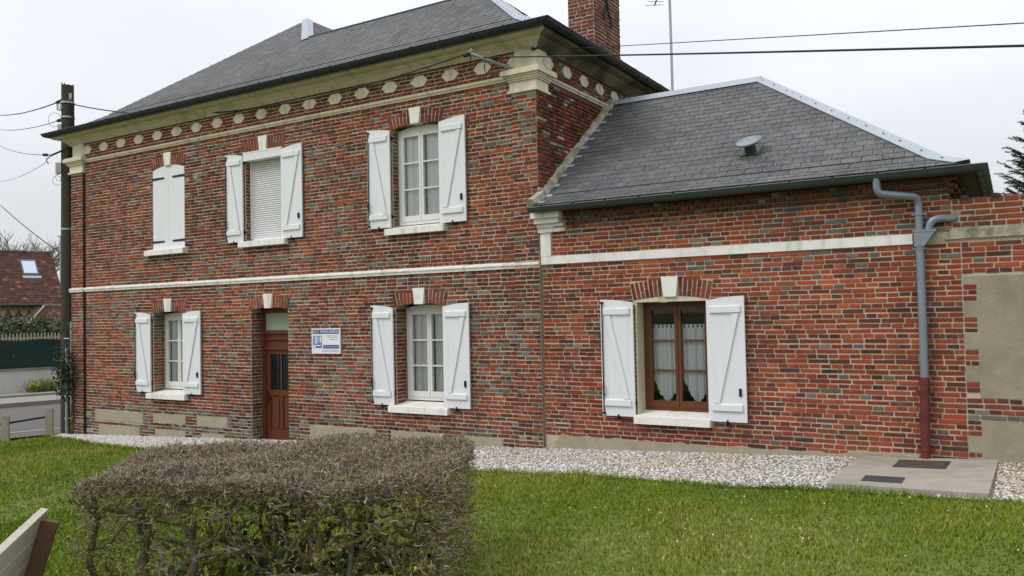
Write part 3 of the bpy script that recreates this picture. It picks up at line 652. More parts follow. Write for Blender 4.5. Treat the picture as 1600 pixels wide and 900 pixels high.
for x in (-15.12, -13.72):                                   # shutter dogs of the closed pair
    mb = MB(); mb.tube([(x, .02, 3.42), (x, -.08, 3.42)], .012, 6); mb.box(x - .05, x + .05, -.09, -.075, 3.4, 3.45); mb.build('shutter_stop', 'iron', house)
for x, z in ((-15.02, 4.68), (-13.8, 4.72), (-13.55, 4.75), (-8.9, 1.92)):
    mb = MB(); mb.prism(hexa(x, z, .07, .04), -.012, .02); mb.build('hinge_stone', 'old_stone', house)
# roller shutter
mb = MB(); mb.box(UP2[0] + .01, UP2[1] - .01, -.055, .16, 4.885, 5.03); mb.box(UP2[0] + .004, UP2[1] - .004, -.06, .158, 5.02, 5.045); mb.build('shutter_box', 'white_paint', house)
mb = MB(); x0, x1 = UP2[0] + .02, UP2[1] - .02
mb.box(x0, x0 + .055, .1, .17, 3.44, 4.884); mb.box(x1 - .055, x1, .1, .17, 3.44, 4.884); gr = mb.build('roller_guide', 'frame_white', house)
zz = 3.46
for i in range(36):
    mb = MB(); z1 = zz + .0395; mb.prism([(.136, zz + .002), (.122, zz + .006), (.115, zz + .02), (.122, z1 - .006), (.136, z1 - .002)], x0 + .05, x1 - .05, None, 0, lambda u, w_, y: (y, u, w_)); mb.build('roller_slat', 'roller', house); zz = z1
mb = MB(); mb.box(x0 + .05, x1 - .05, .11, .15, 3.42, 3.459); mb.build('roller_bottom_bar', 'white_paint', house)
# door
dx0, dx1, dy = -12.05, -11.1, .25
mb = MB(); mb.box(dx0, dx0 + .085, dy, dy + .1, -.3, 2.14); mb.box(dx1 - .085, dx1, dy, dy + .1, -.3, 2.14); mb.box(dx0 + .085, dx1 - .085, dy, dy + .1, 2.06, 2.14); mb.box(dx0 + .085, dx1 - .085, dy - .012, dy + .1, 1.68, 1.745)
mb.box(dx0 + .085, dx1 - .085, dy + .03, dy + .06, 1.40, 1.68); mb.box(dx0 + .085, dx1 - .085, dy - .01, dy + .09, 1.565, 1.60); mb.box(dx0 + .085, dx1 - .085, dy - .006, dy + .09, 1.385, 1.43)
dfr = mb.build('door_frame', 'door_wood', house)
mb = MB(); mb.box(dx0 + .085, dx1 - .085, dy + .03, dy + .045, 1.745, 2.06); mb.build('transom_pane', 'frosted', dfr)
a, b = dx0 + .087, dx1 - .087; ym = dy + .03
mb = MB(); mb.box(a, a + .1, ym, ym + .045, -.27, 1.383); mb.box(b - .1, b, ym, ym + .045, -.27, 1.383); mb.box(a + .1, b - .1, ym, ym + .045, 1.3, 1.383); mb.box(a + .1, b - .1, ym, ym + .045, .54, .64); mb.box(a + .1, b - .1, ym, ym + .045, -.27, -.1); mc = (a + b) / 2; mb.box(mc - .035, mc + .035, ym, ym + .045, -.1, .54)
door = mb.build('door', 'door_wood', house)
for p, q in ((a + .1, mc - .035), (mc + .035, b - .1)):
    mb = MB(); mb.box(p, q, ym + .02, ym + .035, -.1, .54); mb.box(p + .04, q - .04, ym + .005, ym + .02, -.05, .49); mb.build('door_panel', 'door_wood', door)
mb = MB(); mb.box(a + .1, b - .1, ym + .025, ym + .03, .64, 1.3); mb.build('door_pane', 'door_glass', door)
mb = MB(); mb.box(mc - .012, mc + .012, ym, ym + .024, .64, 1.3); mb.build('glazing_bar', 'door_wood', door)
mb = MB()
for p in np.linspace(a + .13, b - .13, 7): mb.tube([(p, ym + .012, .64), (p, ym + .012, 1.3)], .006, 5)
for cx in (a + .22, b - .22):
    for cz in (.76, .9, 1.04, 1.18):
        for s in (-1, 1): mb.tube([(cx + s * (.045 * t) * math.cos(3.6 * t * math.pi / 2), ym + .008, cz + .045 * t * math.sin(3.6 * t * math.pi / 2)) for t in np.linspace(.25, 1, 8)], .0055, 4)
mb.build('door_grille', 'iron', door)
mb = MB(); mb.box(a + .035, a + .065, ym - .01, ym, .36, .6); mb.tube([(a + .05, ym - .005, .52), (a + .05, ym - .06, .52), (a + .17, ym - .06, .515)], .01, 6); mb.build('door_handle', 'iron', door)
mb = MB(); mb.box(dx0 - .0, dx1 + .0, -.02, dy + .2, -.45, -.272); mb.build('door_step', 'concrete', house)
# cable bracket
mb = MB(); A, B = Vector((-6.33, -.02, 5.63)), Vector((-6.66, -.6, 5.76)); mb.tube([A, B], .026, 6); mb.tube([B + Vector((-.03, 0, .0)), B + Vector((.03, 0, .06))], .02, 6)
brk = mb.build('cable_bracket', 'galvanised', house)
mb = MB()
for t, o in ((.35, .0), (.55, 0), (.9, 0)):
    p = A.lerp(B, t); mb.tube([p + Vector((.05 * math.cos(q) - .03, 0, -.09 + .1 * math.sin(q))) for q in np.linspace(.6, 5.7, 10)], .008, 5)
mb.tube([A.lerp(B, .45) + Vector((-.05, 0, .05)), A.lerp(B, .45) + Vector((.12, -.02, .05))], .03, 6); mb.tube([B + Vector((-.12, 0, -.02)), B], [.02, .035], 6)
mb.build('cable_loop', 'cable', brk)
mb = MB(); mb.tube([(-5.885, -.05, 5.83), (-5.885, -.12, 5.83), (-5.885, -.12, 5.80)], .014, 5); mb.box(-5.95, -5.83, -.075, -.04, 5.82, 5.84); mb.build('wire_hook', 'iron', house)
# dark settlement crack / joint beside each corner pilaster is the pilaster's own return; dark tube added at left stands in for that joint's shadow
mb = MB(); mb.tube([(PL + .022, -.018, -.5), (PL + .022, -.018, 5.2)], .018, 6); mb.build('joint_shadow_tube', 'iron', house)

# ================================================================ ANNEX
C2 = .0600
ax0, ax1 = -5.88, -.60
annex = thing('annex_building', (-3.2, 0, .1), 'single-storey brick annex with low slate roof, white band and brown framed window', 'annex')
AW = (-4.43, -3.42)
hol = [(*AW, .48, 2.15)]
mb = MB(); sheet(mb, [ax0, ax1], [-.6, 3.42], hol, front)
mb.box(ax1 - .3, ax1 - .001, .37, 5.3, -.6, 3.42); mb.box(ax0 + .02, ax1 - .31, 5.0, 5.29, -.6, 3.42)
awall = mb.build('wall', 'mortar', annex)
mb = MB(); mb.box(ax0 - .018, ax0 + .010, -.012, .01, -.4, 2.64); mb.build('wall_joint', 'mortar_dark', annex)
rec = []
ptop = lambda x: lerp(.19, .20, 0) + .0
base_top = lambda x: .13 + .008 * math.sin(x * 9) + (.03 if x < -5.2 else 0)
exa = [rect(*AW, .5, 2.16), arch_excl(-3.925, .515, 2.1, .05, .235), rect(AW[0] - .03, AW[1] + .03, .44, .54)]
exa2 = exa + [lambda z: (-5.72, -1.75) if z < .21 else None, lambda z: (-1.76, -1.0) if z < .24 else None]
lay(rec, ax0 + .012, -.5, .16, 2.656, C2, exa2, pfront(), PAL_ANNEX, .03, seed=41, zorg=.015, stretch=.248, joint=.0112)
lay(rec, -5.70, -.58, 2.78, 3.2, .06, [rect(-6, -5.47, 3.12, 3.5)], pfront(), PAL_ANNEX, .05, seed=42, zorg=2.78, stretch=.248, joint=.0112)
for k, (zb, o) in enumerate(((3.205, .035), (3.27, .07), (3.335, .105))):
    lay(rec, -5.46, ax1 + o, zb, zb + .0655, C2, [], pfront(-o), [((.13, .045, .03), .5), ((.085, .04, .032), .3), ((.19, .055, .03), .2)], .06, seed=50 + k, zorg=zb)
    lay(rec, -o, 5, zb, zb + .0655, C2, [], (lambda u, z, o=o: ((ax1 + o, u, z), 1, 0)), PAL_DARK, .1, seed=60 + k, zorg=zb)
lay(rec, .02, 5, 2.9, 3.2, C2, [], lambda u, z: ((ax1, u, z), 1, 0), PAL_DARK, .1, seed=65, zorg=2.78)
lay(rec, .012, .24, .55, 2.1, C2, [], lambda u, z: ((AW[1], u, z), -1, 0), PAL_ANNEX, .1, seed=66, proud=.004)
bricks_out(rec, awall)
mb = MB(); mb.box(-5.5, ax1 + .1, -.1, .3, 3.402, 3.43); mb.box(ax1 + .1, -.345, -.29, 5.2, 3.44, 3.466); mb.box(-5.8, ax1 + .099, -.3, -.1, 3.44, 3.47); mb.build('eaves_board', 'mortar_dark', annex)
mb = MB(); n = 40                                            # cement foot of the wall
top = [(lerp(-5.72, -1.0, i / n), (.205 if i / n < .84 else .235) + .012 * math.sin(i * 1.7) + rnd.uniform(-.012, .012) - (.12 if i == 0 else 0)) for i in range(n + 1)]
mb.prism([(-1.0, -.3), (-5.72, -.3)][::-1] + top[::-1], -.02, .02); mb.build('cement_plinth', 'cement', annex)
mb = MB(); mb.box(-5.876, -.985, -.03, .02, 2.66, 2.775); mb.build('white_band', 'white_stone', annex)
mb = MB(); mb.box(-5.877, -5.71, -.033, .02, 2.776, 3.12); mb.build('pilaster', 'white_stone', annex)
mb = MB()
for z0, z1, xr, o in ((3.12, 3.19, -5.66, .06), (3.191, 3.245, -5.645, .085), (3.246, 3.32, -5.55, .14), (3.321, 3.40, -5.53, .2)):
    mb.box(-5.88 - o * .3, xr + o * .35 - .02, -o, .02, z0, z1)
mb.box(-5.80, -5.47, -.05, .02, 3.125, 3.18); mb.box(-5.80, -5.48, -.075, .02, 3.2, 3.24)
mb.build('capital', 'white_stone', annex)
arch(annex, -3.925, .52, 2.1, .05, [((.22, .055, .03), .55), ((.14, .044, .031), .35), ((.3, .07, .032), .1)], h=.235, n=7)
mb = MB(); mb.box(AW[0] - .004, AW[0] + .02, -.006, .26, .49, 2.10); mb.prism([(AW[0], 2.10)] + [(lerp(AW[0], AW[1], i / 10), arch_z(lerp(AW[0], AW[1], i / 10), -3.925, .515, 2.1, .05)) for i in range(11)] + [(AW[1], 2.10), (AW[1], 2.075), (AW[0], 2.075)], -.004, .24); mb.build('reveal_render', 'cream', annex)
window(annex, AW[0] + .025, AW[1] - .005, .585, 2.07, .22, 'frame_wood', 0, lace=True)
mb = MB(); mb.lathe((AW[0] + .25, .46, .6), [(.0, 0), (.09, 0), (.11, .12), (.12, .13)], 16); mb.build('flower_pot', 'grey_plastic', annex)
sill(annex, AW[0] - .02, AW[1] + .02, .545, .24)
shutter(annex, -4.93, -4.445, .525, 2.125, 1, rod=True); shutter(annex, -3.425, -2.93, .52, 2.125, -1)
# annex roof
ARK = 2.95; AE0, AE1, AEY = -5.93, -.36, -.3
prof_a = lambda k: 3.475 + (.42 * k if k < .3 else .126 + .745 * (k - .3))
WA = AE1 - AE0; KA = [0, .15, .3, .6, 1.2, 2, ARK]
mb = MB(); deck(mb, (AE0, AEY, 0), (1, 0, 0), (0, 1, 0), prof_a, KA, lambda k: (0.04, WA - k)); deck(mb, (AE1, AEY, 0), (0, 1, 0), (-1, 0, 0), prof_a, KA, lambda k: (k, 2 * ARK - k)); deck(mb, (AE1, AEY + 2 * ARK, 0), (-1, 0, 0), (0, -1, 0), prof_a, KA, lambda k: (k, WA - .04))
aroof = mb.build('roof', 'slate_deck', annex)
rec = []
slates(rec, (AE0, AEY, 0), (1, 0, 0), (0, 1, 0), prof_a, ARK, lambda k: (.06, WA - k), .235, .142, seed=11)
slates(rec, (AE1, AEY, 0), (0, 1, 0), (-1, 0, 0), prof_a, ARK, lambda k: (k, 2 * ARK - k), .235, .142, seed=12)
slates_out(rec, aroof)
hip_cap(aroof, (AE1, AEY, 0), (-1, 0, 0), (0, 1, 0), prof_a, [.02, .15, .3, .6, 1.0, 1.5, 2, 2.5, ARK], .14, (.5,), .42)
rz = prof_a(ARK); ridge_cap(aroof, (AE0 + .04, AEY + ARK, rz + .02), (AE1 - ARK, AEY + ARK, rz + .02), .13, (0, 1, 0), .745)
mb = MB(); pts = []                                          # cement fillet against the house wall
for i in range(24):
    k = lerp(.0, ARK - .02, i / 23); pts.append((AE0 + .05, AEY + k, prof_a(k) + .05))
mb.tube(pts, [.075 * rnd.uniform(.8, 1.15) for _ in pts], 6); mb.build('cement_fillet', 'old_stone', aroof)
k = .12
for i in range(11):                                          # zinc soakers
    mb = MB(); dz = .745 if k > .3 else .42; t = Vector((0, 1, dz)).normalized(); nn = Vector((0, -dz, 1)).normalized()
    mb.obox(Vector((AE0 + .17, AEY + k, prof_a(k) + .0)) + nn * .026, (.05, 0, 0), t * .04, nn * .003); mb.build('soaker', 'zinc', aroof); k += .242
gutter(annex, [(-5.90, .001), (-.56, .001), (-.56, 5)], .068, 3.46, .28, 'gutter_zinc', .46)
# roof vent
c = Vector((-2.96, .59, prof_a(.89) + .01)); nn = Vector((0, -.745, 1)).normalized(); t = Vector((0, 1, .745)).normalized()
mb = MB(); mb.obox(c + nn * .022, (.13, 0, 0), t * .11, nn * .003); mb.lathe(c, [(.075, -.05), (.075, .13)], 18, nn)
vent = mb.build('roof_vent', 'gutter_zinc', aroof)
mb = MB(); tilt = Vector((-.1, -.62, 1)).normalized()
mb.lathe(c + nn * .14, [(0, .012), (.08, .014), (.15, .028), (.162, .04), (.17, .036), (.158, .01), (.09, -.02), (0, -.03)], 28, tilt); mb.build('vent_cap', 'pipe_zinc', vent, smooth=True)
# downpipe
mb = MB(); px, py = -.905, -.085
def arcpts(pts, n=6):                                        # round the corners of a polyline
    pts = [Vector(p) for p in pts]; o = [pts[0]]
    for a, b, c_ in zip(pts, pts[1:], pts[2:]):
        r = min((a - b).length, (c_ - b).length) * .45; p, q = b + (a - b).normalized() * r, b + (c_ - b).normalized() * r
        o += [(p.lerp(b, i / n)).lerp(b.lerp(q, i / n), i / n) for i in range(n + 1)]
    return o + [pts[-1]]
P = arcpts([(-1.31, -.29, 3.42), (-1.31, -.28, 3.24), (-.92, -.12, 3.19), (px, py, 3.12), (px, py, 2.9), (px, py, 2.78)])
mb.tube(P, .042, 12); mb.tube([(px, py, 2.62), (px, py, 1.12)], .045, 12)
for q in ((-1.31, -.29, 3.40), (-1.22, -.245, 3.235), (-1.08, -.19, 3.212)): mb.tube([Vector(q) + Vector((0, 0, -.004)), Vector(q) + Vector((.012, .004, -.006))], .046, 10)
for z in (2.99, 2.60): mb.tube([(px, py, z - .012), (px, py, z + .012)], .052, 12); mb.box(px - .075, px + .075, py - .008, py + .008, z - .009, z + .009)
dp = mb.build('downpipe', 'pipe_zinc', annex, smooth=False)
mb = MB(); mb.prism([(px - .055, 2.80), (px - .05, 2.62), (px + .045, 2.62), (px + .17, 2.80)], py - .055, py + .06); mb.box(px - .06, px + .175, py - .06, py + .062, 2.785, 2.812); mb.build('hopper', 'pipe_zinc', dp)
mb = MB(); mb.tube(arcpts([(px + .09, py, 2.79), (px + .12, py, 2.90), (px + .2, py + .01, 2.935), (px + .34, -.02, 2.925), (px + .36, .03, 2.92)]), .042, 10); mb.build('branch_pipe', 'pipe_zinc', dp)
mb = MB(); mb.tube([(px - .004, py, 1.125), (px - .02, py, .12)], .05, 12); mb.tube([(px - .004, py, 1.06), (px - .004, py, 1.14)], .056, 12)
for z in (.98, .33): mb.box(px - .095, px + .085, py - .012, py + .012, z - .012, z + .012); mb.tube([(px - .01, py, z - .015), (px - .01, py, z + .015)], .056, 12)
mb.build('cast_iron_foot', 'pipe_red', dp)

# ================================================================ BOUNDARY WALL
bw = thing('boundary_wall', (2.2, 0, .2), 'tall brick wall with beige cement panels, joined to the right end of the annex', 'wall')
bx0, bx1 = ax1 + .002, 5.0
mb = MB(); mb.box(bx0, bx1, .001, .3, -.4, 3.13); bwall = mb.build('wall', 'mortar', bw)
rec = []
def tooth(x, p=3, ph=0): return lambda z: x + (.14 if int((z - .015) / C2 + ph) // p % 2 else 0)
t1, t2 = tooth(-.50), tooth(-.50, 3, 1)
exb = [lambda z: (t1(z), 9) if .92 < z < 2.27 else None, lambda z: (t2(z), 9) if z < .67 else None]
lay(rec, -.5, bx1, .06, .93, C2, exb, pfront(), PAL_ANNEX[:0] + [((.2, .06, .032), .4), ((.12, .05, .04), .35), ((.3, .08, .035), .25)], .25, seed=71, zorg=.015, stretch=.25, joint=.0112)
lay(rec, -.5, bx1, .93, 2.68, C2, exb, pfront(), PAL_ANNEX, .05, seed=72, zorg=.015, stretch=.25, joint=.0112)
lay(rec, bx0 + .02, bx1, 2.815, 3.14, .064, [rect(-.64, -.5, 2.86, 2.98)], pfront(), [((.3, .075, .035), .35), ((.19, .055, .035), .4), ((.12, .05, .035), .25)], .05, seed=73, zorg=2.816, stretch=.29)
bricks_out(rec, bwall, 200)
for z0, z1, tt in ((.92, 2.27, t1), (-.3, .67, t2)):
    mb = MB(); left = []; z = max(z0, .02)
    i = 0
    pts = [(bx1, z0), (bx1, z1)]; L = []
    zz = z1
    zs_ = [.015 + q * C2 for q in range(60) if z0 < .015 + q * C2 < z1]
    edges = [z0] + zs_ + [z1]
    for a, b in zip(edges, edges[1:]):
        x = tt((a + b) / 2) + .004 + rnd.uniform(-.004, .004); L += [(x, a + .001), (x, b - .001)]
    mb.prism([(bx1, z1), (bx1, z0)][::-1][::-1] + L, -.006, .03); mb.build('cement_panel', 'panel_cement', bw)
mb = MB(); mb.prism([(lerp(-.66, bx1, i / 30), 2.69 + rnd.uniform(-.006, .006)) for i in range(31)] + [(lerp(bx1, -.60, i / 30), 2.81 + rnd.uniform(-.006, .006)) for i in range(31)], -.028, .02); mb.build('stone_band', 'old_stone', bw)
mb = MB()
for z, x in ((2.88, -.52), (2.95, -.47), (3.0, -.56), (2.84, -.40)): mb.prism(hexa(x, z, .1, .03), -.006, .02)
mb.build('mortar_patch', 'old_stone', bw)
for i in range(18):                                          # curved ends of the coping tiles
    x = -.46 + .32 * i + rnd.uniform(-.02, .02); mb = MB(); r0 = .05
    mb.prism([(x + r0 * math.cos(a), 3.135 + r0 * .8 * math.sin(a)) for a in np.linspace(math.pi, 0, 8)], -.02, .4); mb.build('coping_tile', 'plate_dark', bw)
mb = MB(); mb.box(bx0 + .02, bx1, .0, .3, 3.131, 3.142); mb.build('coping_bed', 'mortar_dark', bw)

# ================================================================ SIGN
sg = thing('business_sign', (-10.145, -.03, 1.55), 'small white and blue ACV MENUISERIE sign on the brickwork beside the front door', 'sign')
sx0, sx1, sz0, sz1 = -10.48, -9.815, 1.335, 1.77; sw_, shh = sx1 - sx0, sz1 - sz0
mb = MB(); mb.box(sx0, sx1, -.035, -.008, sz0, sz1); mb.build('sign_board', 'sign_white', sg)
U_ = lambda t: sx0 + sw_ * t
Z_ = lambda t: sz1 - shh * t
def flat(name, a, b, c, d, mat, y=-.038): q = MB(); q.box(U_(a), U_(b), y, -.036, Z_(d), Z_(c)); return q.build(name, mat, sg)
flat('title_band', .035, .955, .045, .215, 'sign_blue'); flat('contact_band', .405, .955, .655, .79, 'sign_blue')
flat('picture', .045, .36, .285, .77, 'sign_mid'); 
for q, (a, b, c, d, m) in enumerate(((.11, .28, .32, .6, 'sign_pale'), (.30, .345, .32, .56, 'sign_white'), (.14, .17, .32, .6, 'sign_white'), (.08, .33, .66, .7, 'sign_white'), (.07, .14, .7, .76, 'sign_white'), (.24, .3, .5, .62, 'sign_mid'), (.17, .33, .70, .74, 'sign_blue'))): flat('picture_detail', a, b, c, d, m, -.0395 - q * .0004)
def text(s, a, b, zc, h, mat, name):
    cu = bpy.data.curves.new(name, 'FONT'); cu.body = s; cu.size = 1; cu.align_x = 'LEFT'; cu.extrude = .0
    o = bpy.data.objects.new(name, cu); COL.objects.link(o); bpy.context.view_layer.update()
    dg = bpy.context.evaluated_depsgraph_get(); me = bpy.data.meshes.new_from_object(o.evaluated_get(dg)); bpy.data.objects.remove(o)
    co = np.empty(len(me.vertices) * 3, np.float32); me.vertices.foreach_get('co', co); co = co.reshape(-1, 3); mn, mxx = co.min(0), co.max(0)
    x = U_(a) + (co[:, 0] - mn[0]) / (mxx[0] - mn[0]) * (U_(b) - U_(a)); z = Z_(zc) + ((co[:, 1] - mn[1]) / (mxx[1] - mn[1]) - .5) * h
    co = np.stack([x, np.full(len(x), -.0408), z], 1) - np.array(WL[sg]); me.vertices.foreach_set('co', co.astype(np.float32).ravel()); me.update()
    me.materials.clear(); me.materials.append(MATS[mat]); p = bpy.data.objects.new(name, me); COL.objects.link(p); p.parent = sg
text('ACV MENUISERIE', .05, .935, .13, .05, 'sign_white', 'title_text'); text('NOVE R.VAREZ', .37, .935, .885, .04, 'sign_grey', 'name_text')
for k, (c, a) in enumerate(((.29, .52), (.355, .56), (.43, .64))):   # print too small to read in the photograph
    q = MB(); x = a
    while x < .9:
        wd = rnd.uniform(.02, .05); q.box(U_(x), U_(min(x + wd, .91)), -.0375, -.0362, Z_(c + .016), Z_(c - .012)); x += wd + rnd.uniform(.008, .025)
    q.build('small_print', 'sign_grey', sg)
q = MB(); x = .43
while x < .93: wd = rnd.uniform(.015, .045); q.box(U_(x), U_(min(x + wd, .935)), -.0392, -.0381, Z_(.745), Z_(.70)); x += wd + .012
q.build('contact_text', 'sign_grey', sg)

# ================================================================ GROUND
def grid_z(xs, ys, f, name, mat, kind='structure', close=None):
    mb = MB(); nx = len(xs)
    mb.add([(x, y, f(x, y)) for y in ys for x in xs], [(j * nx + i, j * nx + i + 1, (j + 1) * nx + i + 1, (j + 1) * nx + i) for j in range(len(ys) - 1) for i in range(nx - 1)])
    return mb.build(name, mat, None, kind=kind, recentre=False)
def gz_all(x, y):
    yy = max(-30, min(30, y))
    if x > -18.3: return .21 - .0407 * -min(x, 4) - .008 * yy
    return .21 - .0407 * 18.3 - .008 * min(0, yy) - .22 * min(1, (-18.3 - x) / .9) - .0 * yy
def ground_z(x, y): return gz_all(x, y)
xs = [-900, -200, -80, -45, -30, -24, -20, -19.2, -18.9, -18.6, -18.3] + list(np.linspace(-17.5, 4, 24)) + [8, 20, 60, 250, 900]
ys = [-900, -200, -60, -30, -20] + list(np.linspace(-14, 2, 17)) + [6, 12, 20, 30, 60, 250, 900]
grid_z(xs, ys, gz_all, 'lawn', 'lawn')
EDGE = [(-18.3, -.28), (-17.76, -.41), (-16, -.85), (-14.04, -1.29), (-11.5, -1.7), (-9, -1.88), (-5.91, -1.89), (-4.47, -1.81), (-3.63, -1.89), (-2.51, -2.04), (-1.97, -1.92), (-1.59, -1.99), (-.25, -2.06), (5, -2.1)]
EXs, EYs = np.array([p[0] for p in EDGE]), np.array([p[1] for p in EDGE])
def edge(x): return np.interp(x, EXs, EYs)
mb = MB(); xs = np.linspace(-18.25, 5, 94); vs = []
for x in xs:
    e_ = float(edge(x)) + .03 * math.sin(x * 5) + .02 * math.sin(x * 13)
    for t in (0, .5, 1): vs.append((x, lerp(e_, .02, t), gz_all(x, lerp(e_, .02, t)) + .006 + .02 * t))
mb.add(vs, [(3 * i + j, 3 * (i + 1) + j, 3 * (i + 1) + j + 1, 3 * i + j + 1) for i in range(len(xs) - 1) for j in (0, 1)])
mb.build('gravel_bed', 'gravel_bed', None, kind='structure', recentre=False)
R_ = np.random.RandomState(5)
def vnoise(x, y, sc, seed):
    g = np.random.RandomState(seed).rand(64, 64); x, y = x * sc + 31, y * sc + 17; i, j = np.floor(x).astype(int), np.floor(y).astype(int); a, b = x - i, y - j
    a, b = a * a * (3 - 2 * a), b * b * (3 - 2 * b); h = lambda p, q: g[p % 64, q % 64]
    return (h(i, j) * (1 - a) + h(i + 1, j) * a) * (1 - b) + (h(i, j + 1) * (1 - a) + h(i + 1, j + 1) * a) * b
GZ = lambda x, y: .21 + .0407 * np.minimum(x, 4) - .008 * y
def seen(x, y, z, m=1.25):
    dx, dy, dz = x - CAMP.x, y - CAMP.y, z - CAMP.z
    Z = dx * fwd.x + dy * fwd.y + dz * fwd.z; u = (dx * RV.x + dy * RV.y + dz * RV.z) / Z * FPX; v = (dx * UV.x + dy * UV.y + dz * UV.z) / Z * FPX
    return (Z > .5) & (np.abs(u) < 800 * m) & (np.abs(v) < 450 * m), Z
# gravel stones
def stones(n):
    x = R_.uniform(-18.2, 3.5, n); y = edge(x) + (0.02 - edge(x)) * R_.rand(n) + R_.normal(0, .025, n); k = ~((x > -1.62) & (x < -.22) & (y > -2.0)) & (y < -.01)
    x, y = x[k], y[k]; t = (y - edge(x)) / (0.02 - edge(x)); z = GZ(x, y) + .012 + .02 * t
    ok, Z = seen(x, y, z); x, y, z = x[ok], y[ok], z[ok]; n = len(x)
    r = R_.uniform(.008, .016, n) * (1 + .5 * (R_.rand(n) < .1)); base = np.array([(1, 0, 0), (0, 1, 0), (-1, 0, 0), (0, -1, 0), (0, 0, .75), (0, 0, -.75)], float)
    tri = np.array([(0, 1, 4), (1, 2, 4), (2, 3, 4), (3, 0, 4), (1, 0, 5), (2, 1, 5), (3, 2, 5), (0, 3, 5)])
    b = base[None] * (1 + R_.uniform(-.35, .35, (n, 6, 1))) + R_.uniform(-.25, .25, (n, 6, 3))
    th = R_.rand(n) * 6.283; c, s = np.cos(th)[:, None], np.sin(th)[:, None]
    V = np.stack([b[..., 0] * c - b[..., 1] * s, b[..., 0] * s + b[..., 1] * c, b[..., 2]], -1) * r[:, None, None] * np.array([1.25, .95, .85]) + np.stack([x, y, z], 1)[:, None]
    F = (tri[None] + (np.arange(n) * 6)[:, None, None]).reshape(-1, 3)
    pal = np.array([(.66, .63, .58), (.55, .51, .46), (.75, .73, .7), (.42, .36, .29), (.33, .34, .37), (.5, .4, .3), (.2, .19, .18)]); p = [.3, .24, .16, .11, .09, .06, .04]
    C = pal[R_.choice(7, n, p=p)] * R_.uniform(.8, 1.12, (n, 1)); tan = vnoise(x, y, 1.3, 3)[:, None]; C = C * (1 - .25 * np.clip(tan - .55, 0, 1) * 2 * np.array([.3, .7, 1.3]))
    return V.reshape(-1, 3), F, np.repeat(C, 8, 0)
np_mesh('gravel', *stones(62000), 'gravel')
# grass
def blades(n, xr, yr, hs=1.0, extra=False):
    x = R_.uniform(*xr, n); y = R_.uniform(*yr, n)
    if extra: y = edge(x) + R_.normal(0, .05, n) - .03
    k = y < edge(x) + (.06 if extra else -.0) ; x, y = x[k], y[k]; z = GZ(x, y) + .0; k, Z = seen(x, y, z, 1.3); x, y, z, Z = x[k], y[k], z[k], Z[k]
    n = len(x); th = R_.rand(n) * 6.283; big, mid, fine = vnoise(x, y, .55, 11), vnoise(x, y, 1.9, 12), vnoise(x, y, 7, 13)
    h = (.016 + .024 * R_.rand(n)) * (.6 + .9 * mid) * (.7 + .7 * fine) * hs; wd = (.0032 + .0022 * R_.rand(n)) * (1 + Z * .06)
    lean = h * R_.uniform(.2, 1.1, n); la = R_.rand(n) * 6.283
    p0 = np.stack([x - np.cos(th) * wd, y - np.sin(th) * wd, z - .004], 1); p1 = np.stack([x + np.cos(th) * wd, y + np.sin(th) * wd, z - .004], 1); p2 = np.stack([x + np.cos(la) * lean, y + np.sin(la) * lean, z + h], 1)
    V = np.stack([p0, p1, p2], 1).reshape(-1, 3); F = np.arange(3 * n).reshape(-1, 3)
    pal = np.array([(.115, .180, .016), (.15, .2, .02), (.215, .215, .04), (.07, .12, .012), (.36, .3, .12)])
    q = np.clip((big - .5) * .9 + .5 + (mid - .5) * .45 + (fine - .5) * .2 + (R_.rand(n) - .5) * .45, 0, 1.1); idx = np.select([q < .28, q < .55, q < .82], [3, 0, 1], 2); idx = np.where(R_.rand(n) < .03 + .1 * (big > .72), 4, idx)
    return V, F, pal[idx] * R_.uniform(.85, 1.4, (n, 1)) * np.array([.97, 1.0, .9])
bl = [blades(230000, (-9, 3), (-8.5, -1.6)), blades(130000, (-18.3, -6), (-9, -.2)), blades(7000, (-18.3, 3), (-3, 0), 1.9, True)]
off = 0; VV, FF, CC = [], [], []
for V, F, C in bl: VV.append(V); FF.append(F + off); CC.append(C); off += len(V)
np_mesh('grass', np.vstack(VV), np.vstack(FF), np.vstack(CC), 'grass')
mb = MB()
for i in range(120):                                          # daisies
    x, y = rnd.uniform(-12, 1.2), rnd.uniform(-6.2, -2.3)
    if rnd.random() < .5: x, y = x * .5, -2.3 - abs(rnd.gauss(0, 1.2))
    z = float(GZ(x, y)) + rnd.uniform(.035, .06); a0 = rnd.random() * 6
    r0 = rnd.uniform(.007, .011); tl = Vector((rnd.uniform(-.3, .3), rnd.uniform(-.3, .3), 1)).normalized(); A = tl.orthogonal().normalized(); B = tl.cross(A)
    mb.add([Vector((x, y, z)) + tl * (.003 if q % 2 else 0) + (A * math.cos(a0 + q * .628) + B * math.sin(a0 + q * .628)) * r0 * (1 if q % 2 else .6) for q in range(10)], [tuple(range(10))], None)
mb.build('daisies', 'petal', None, kind='stuff')
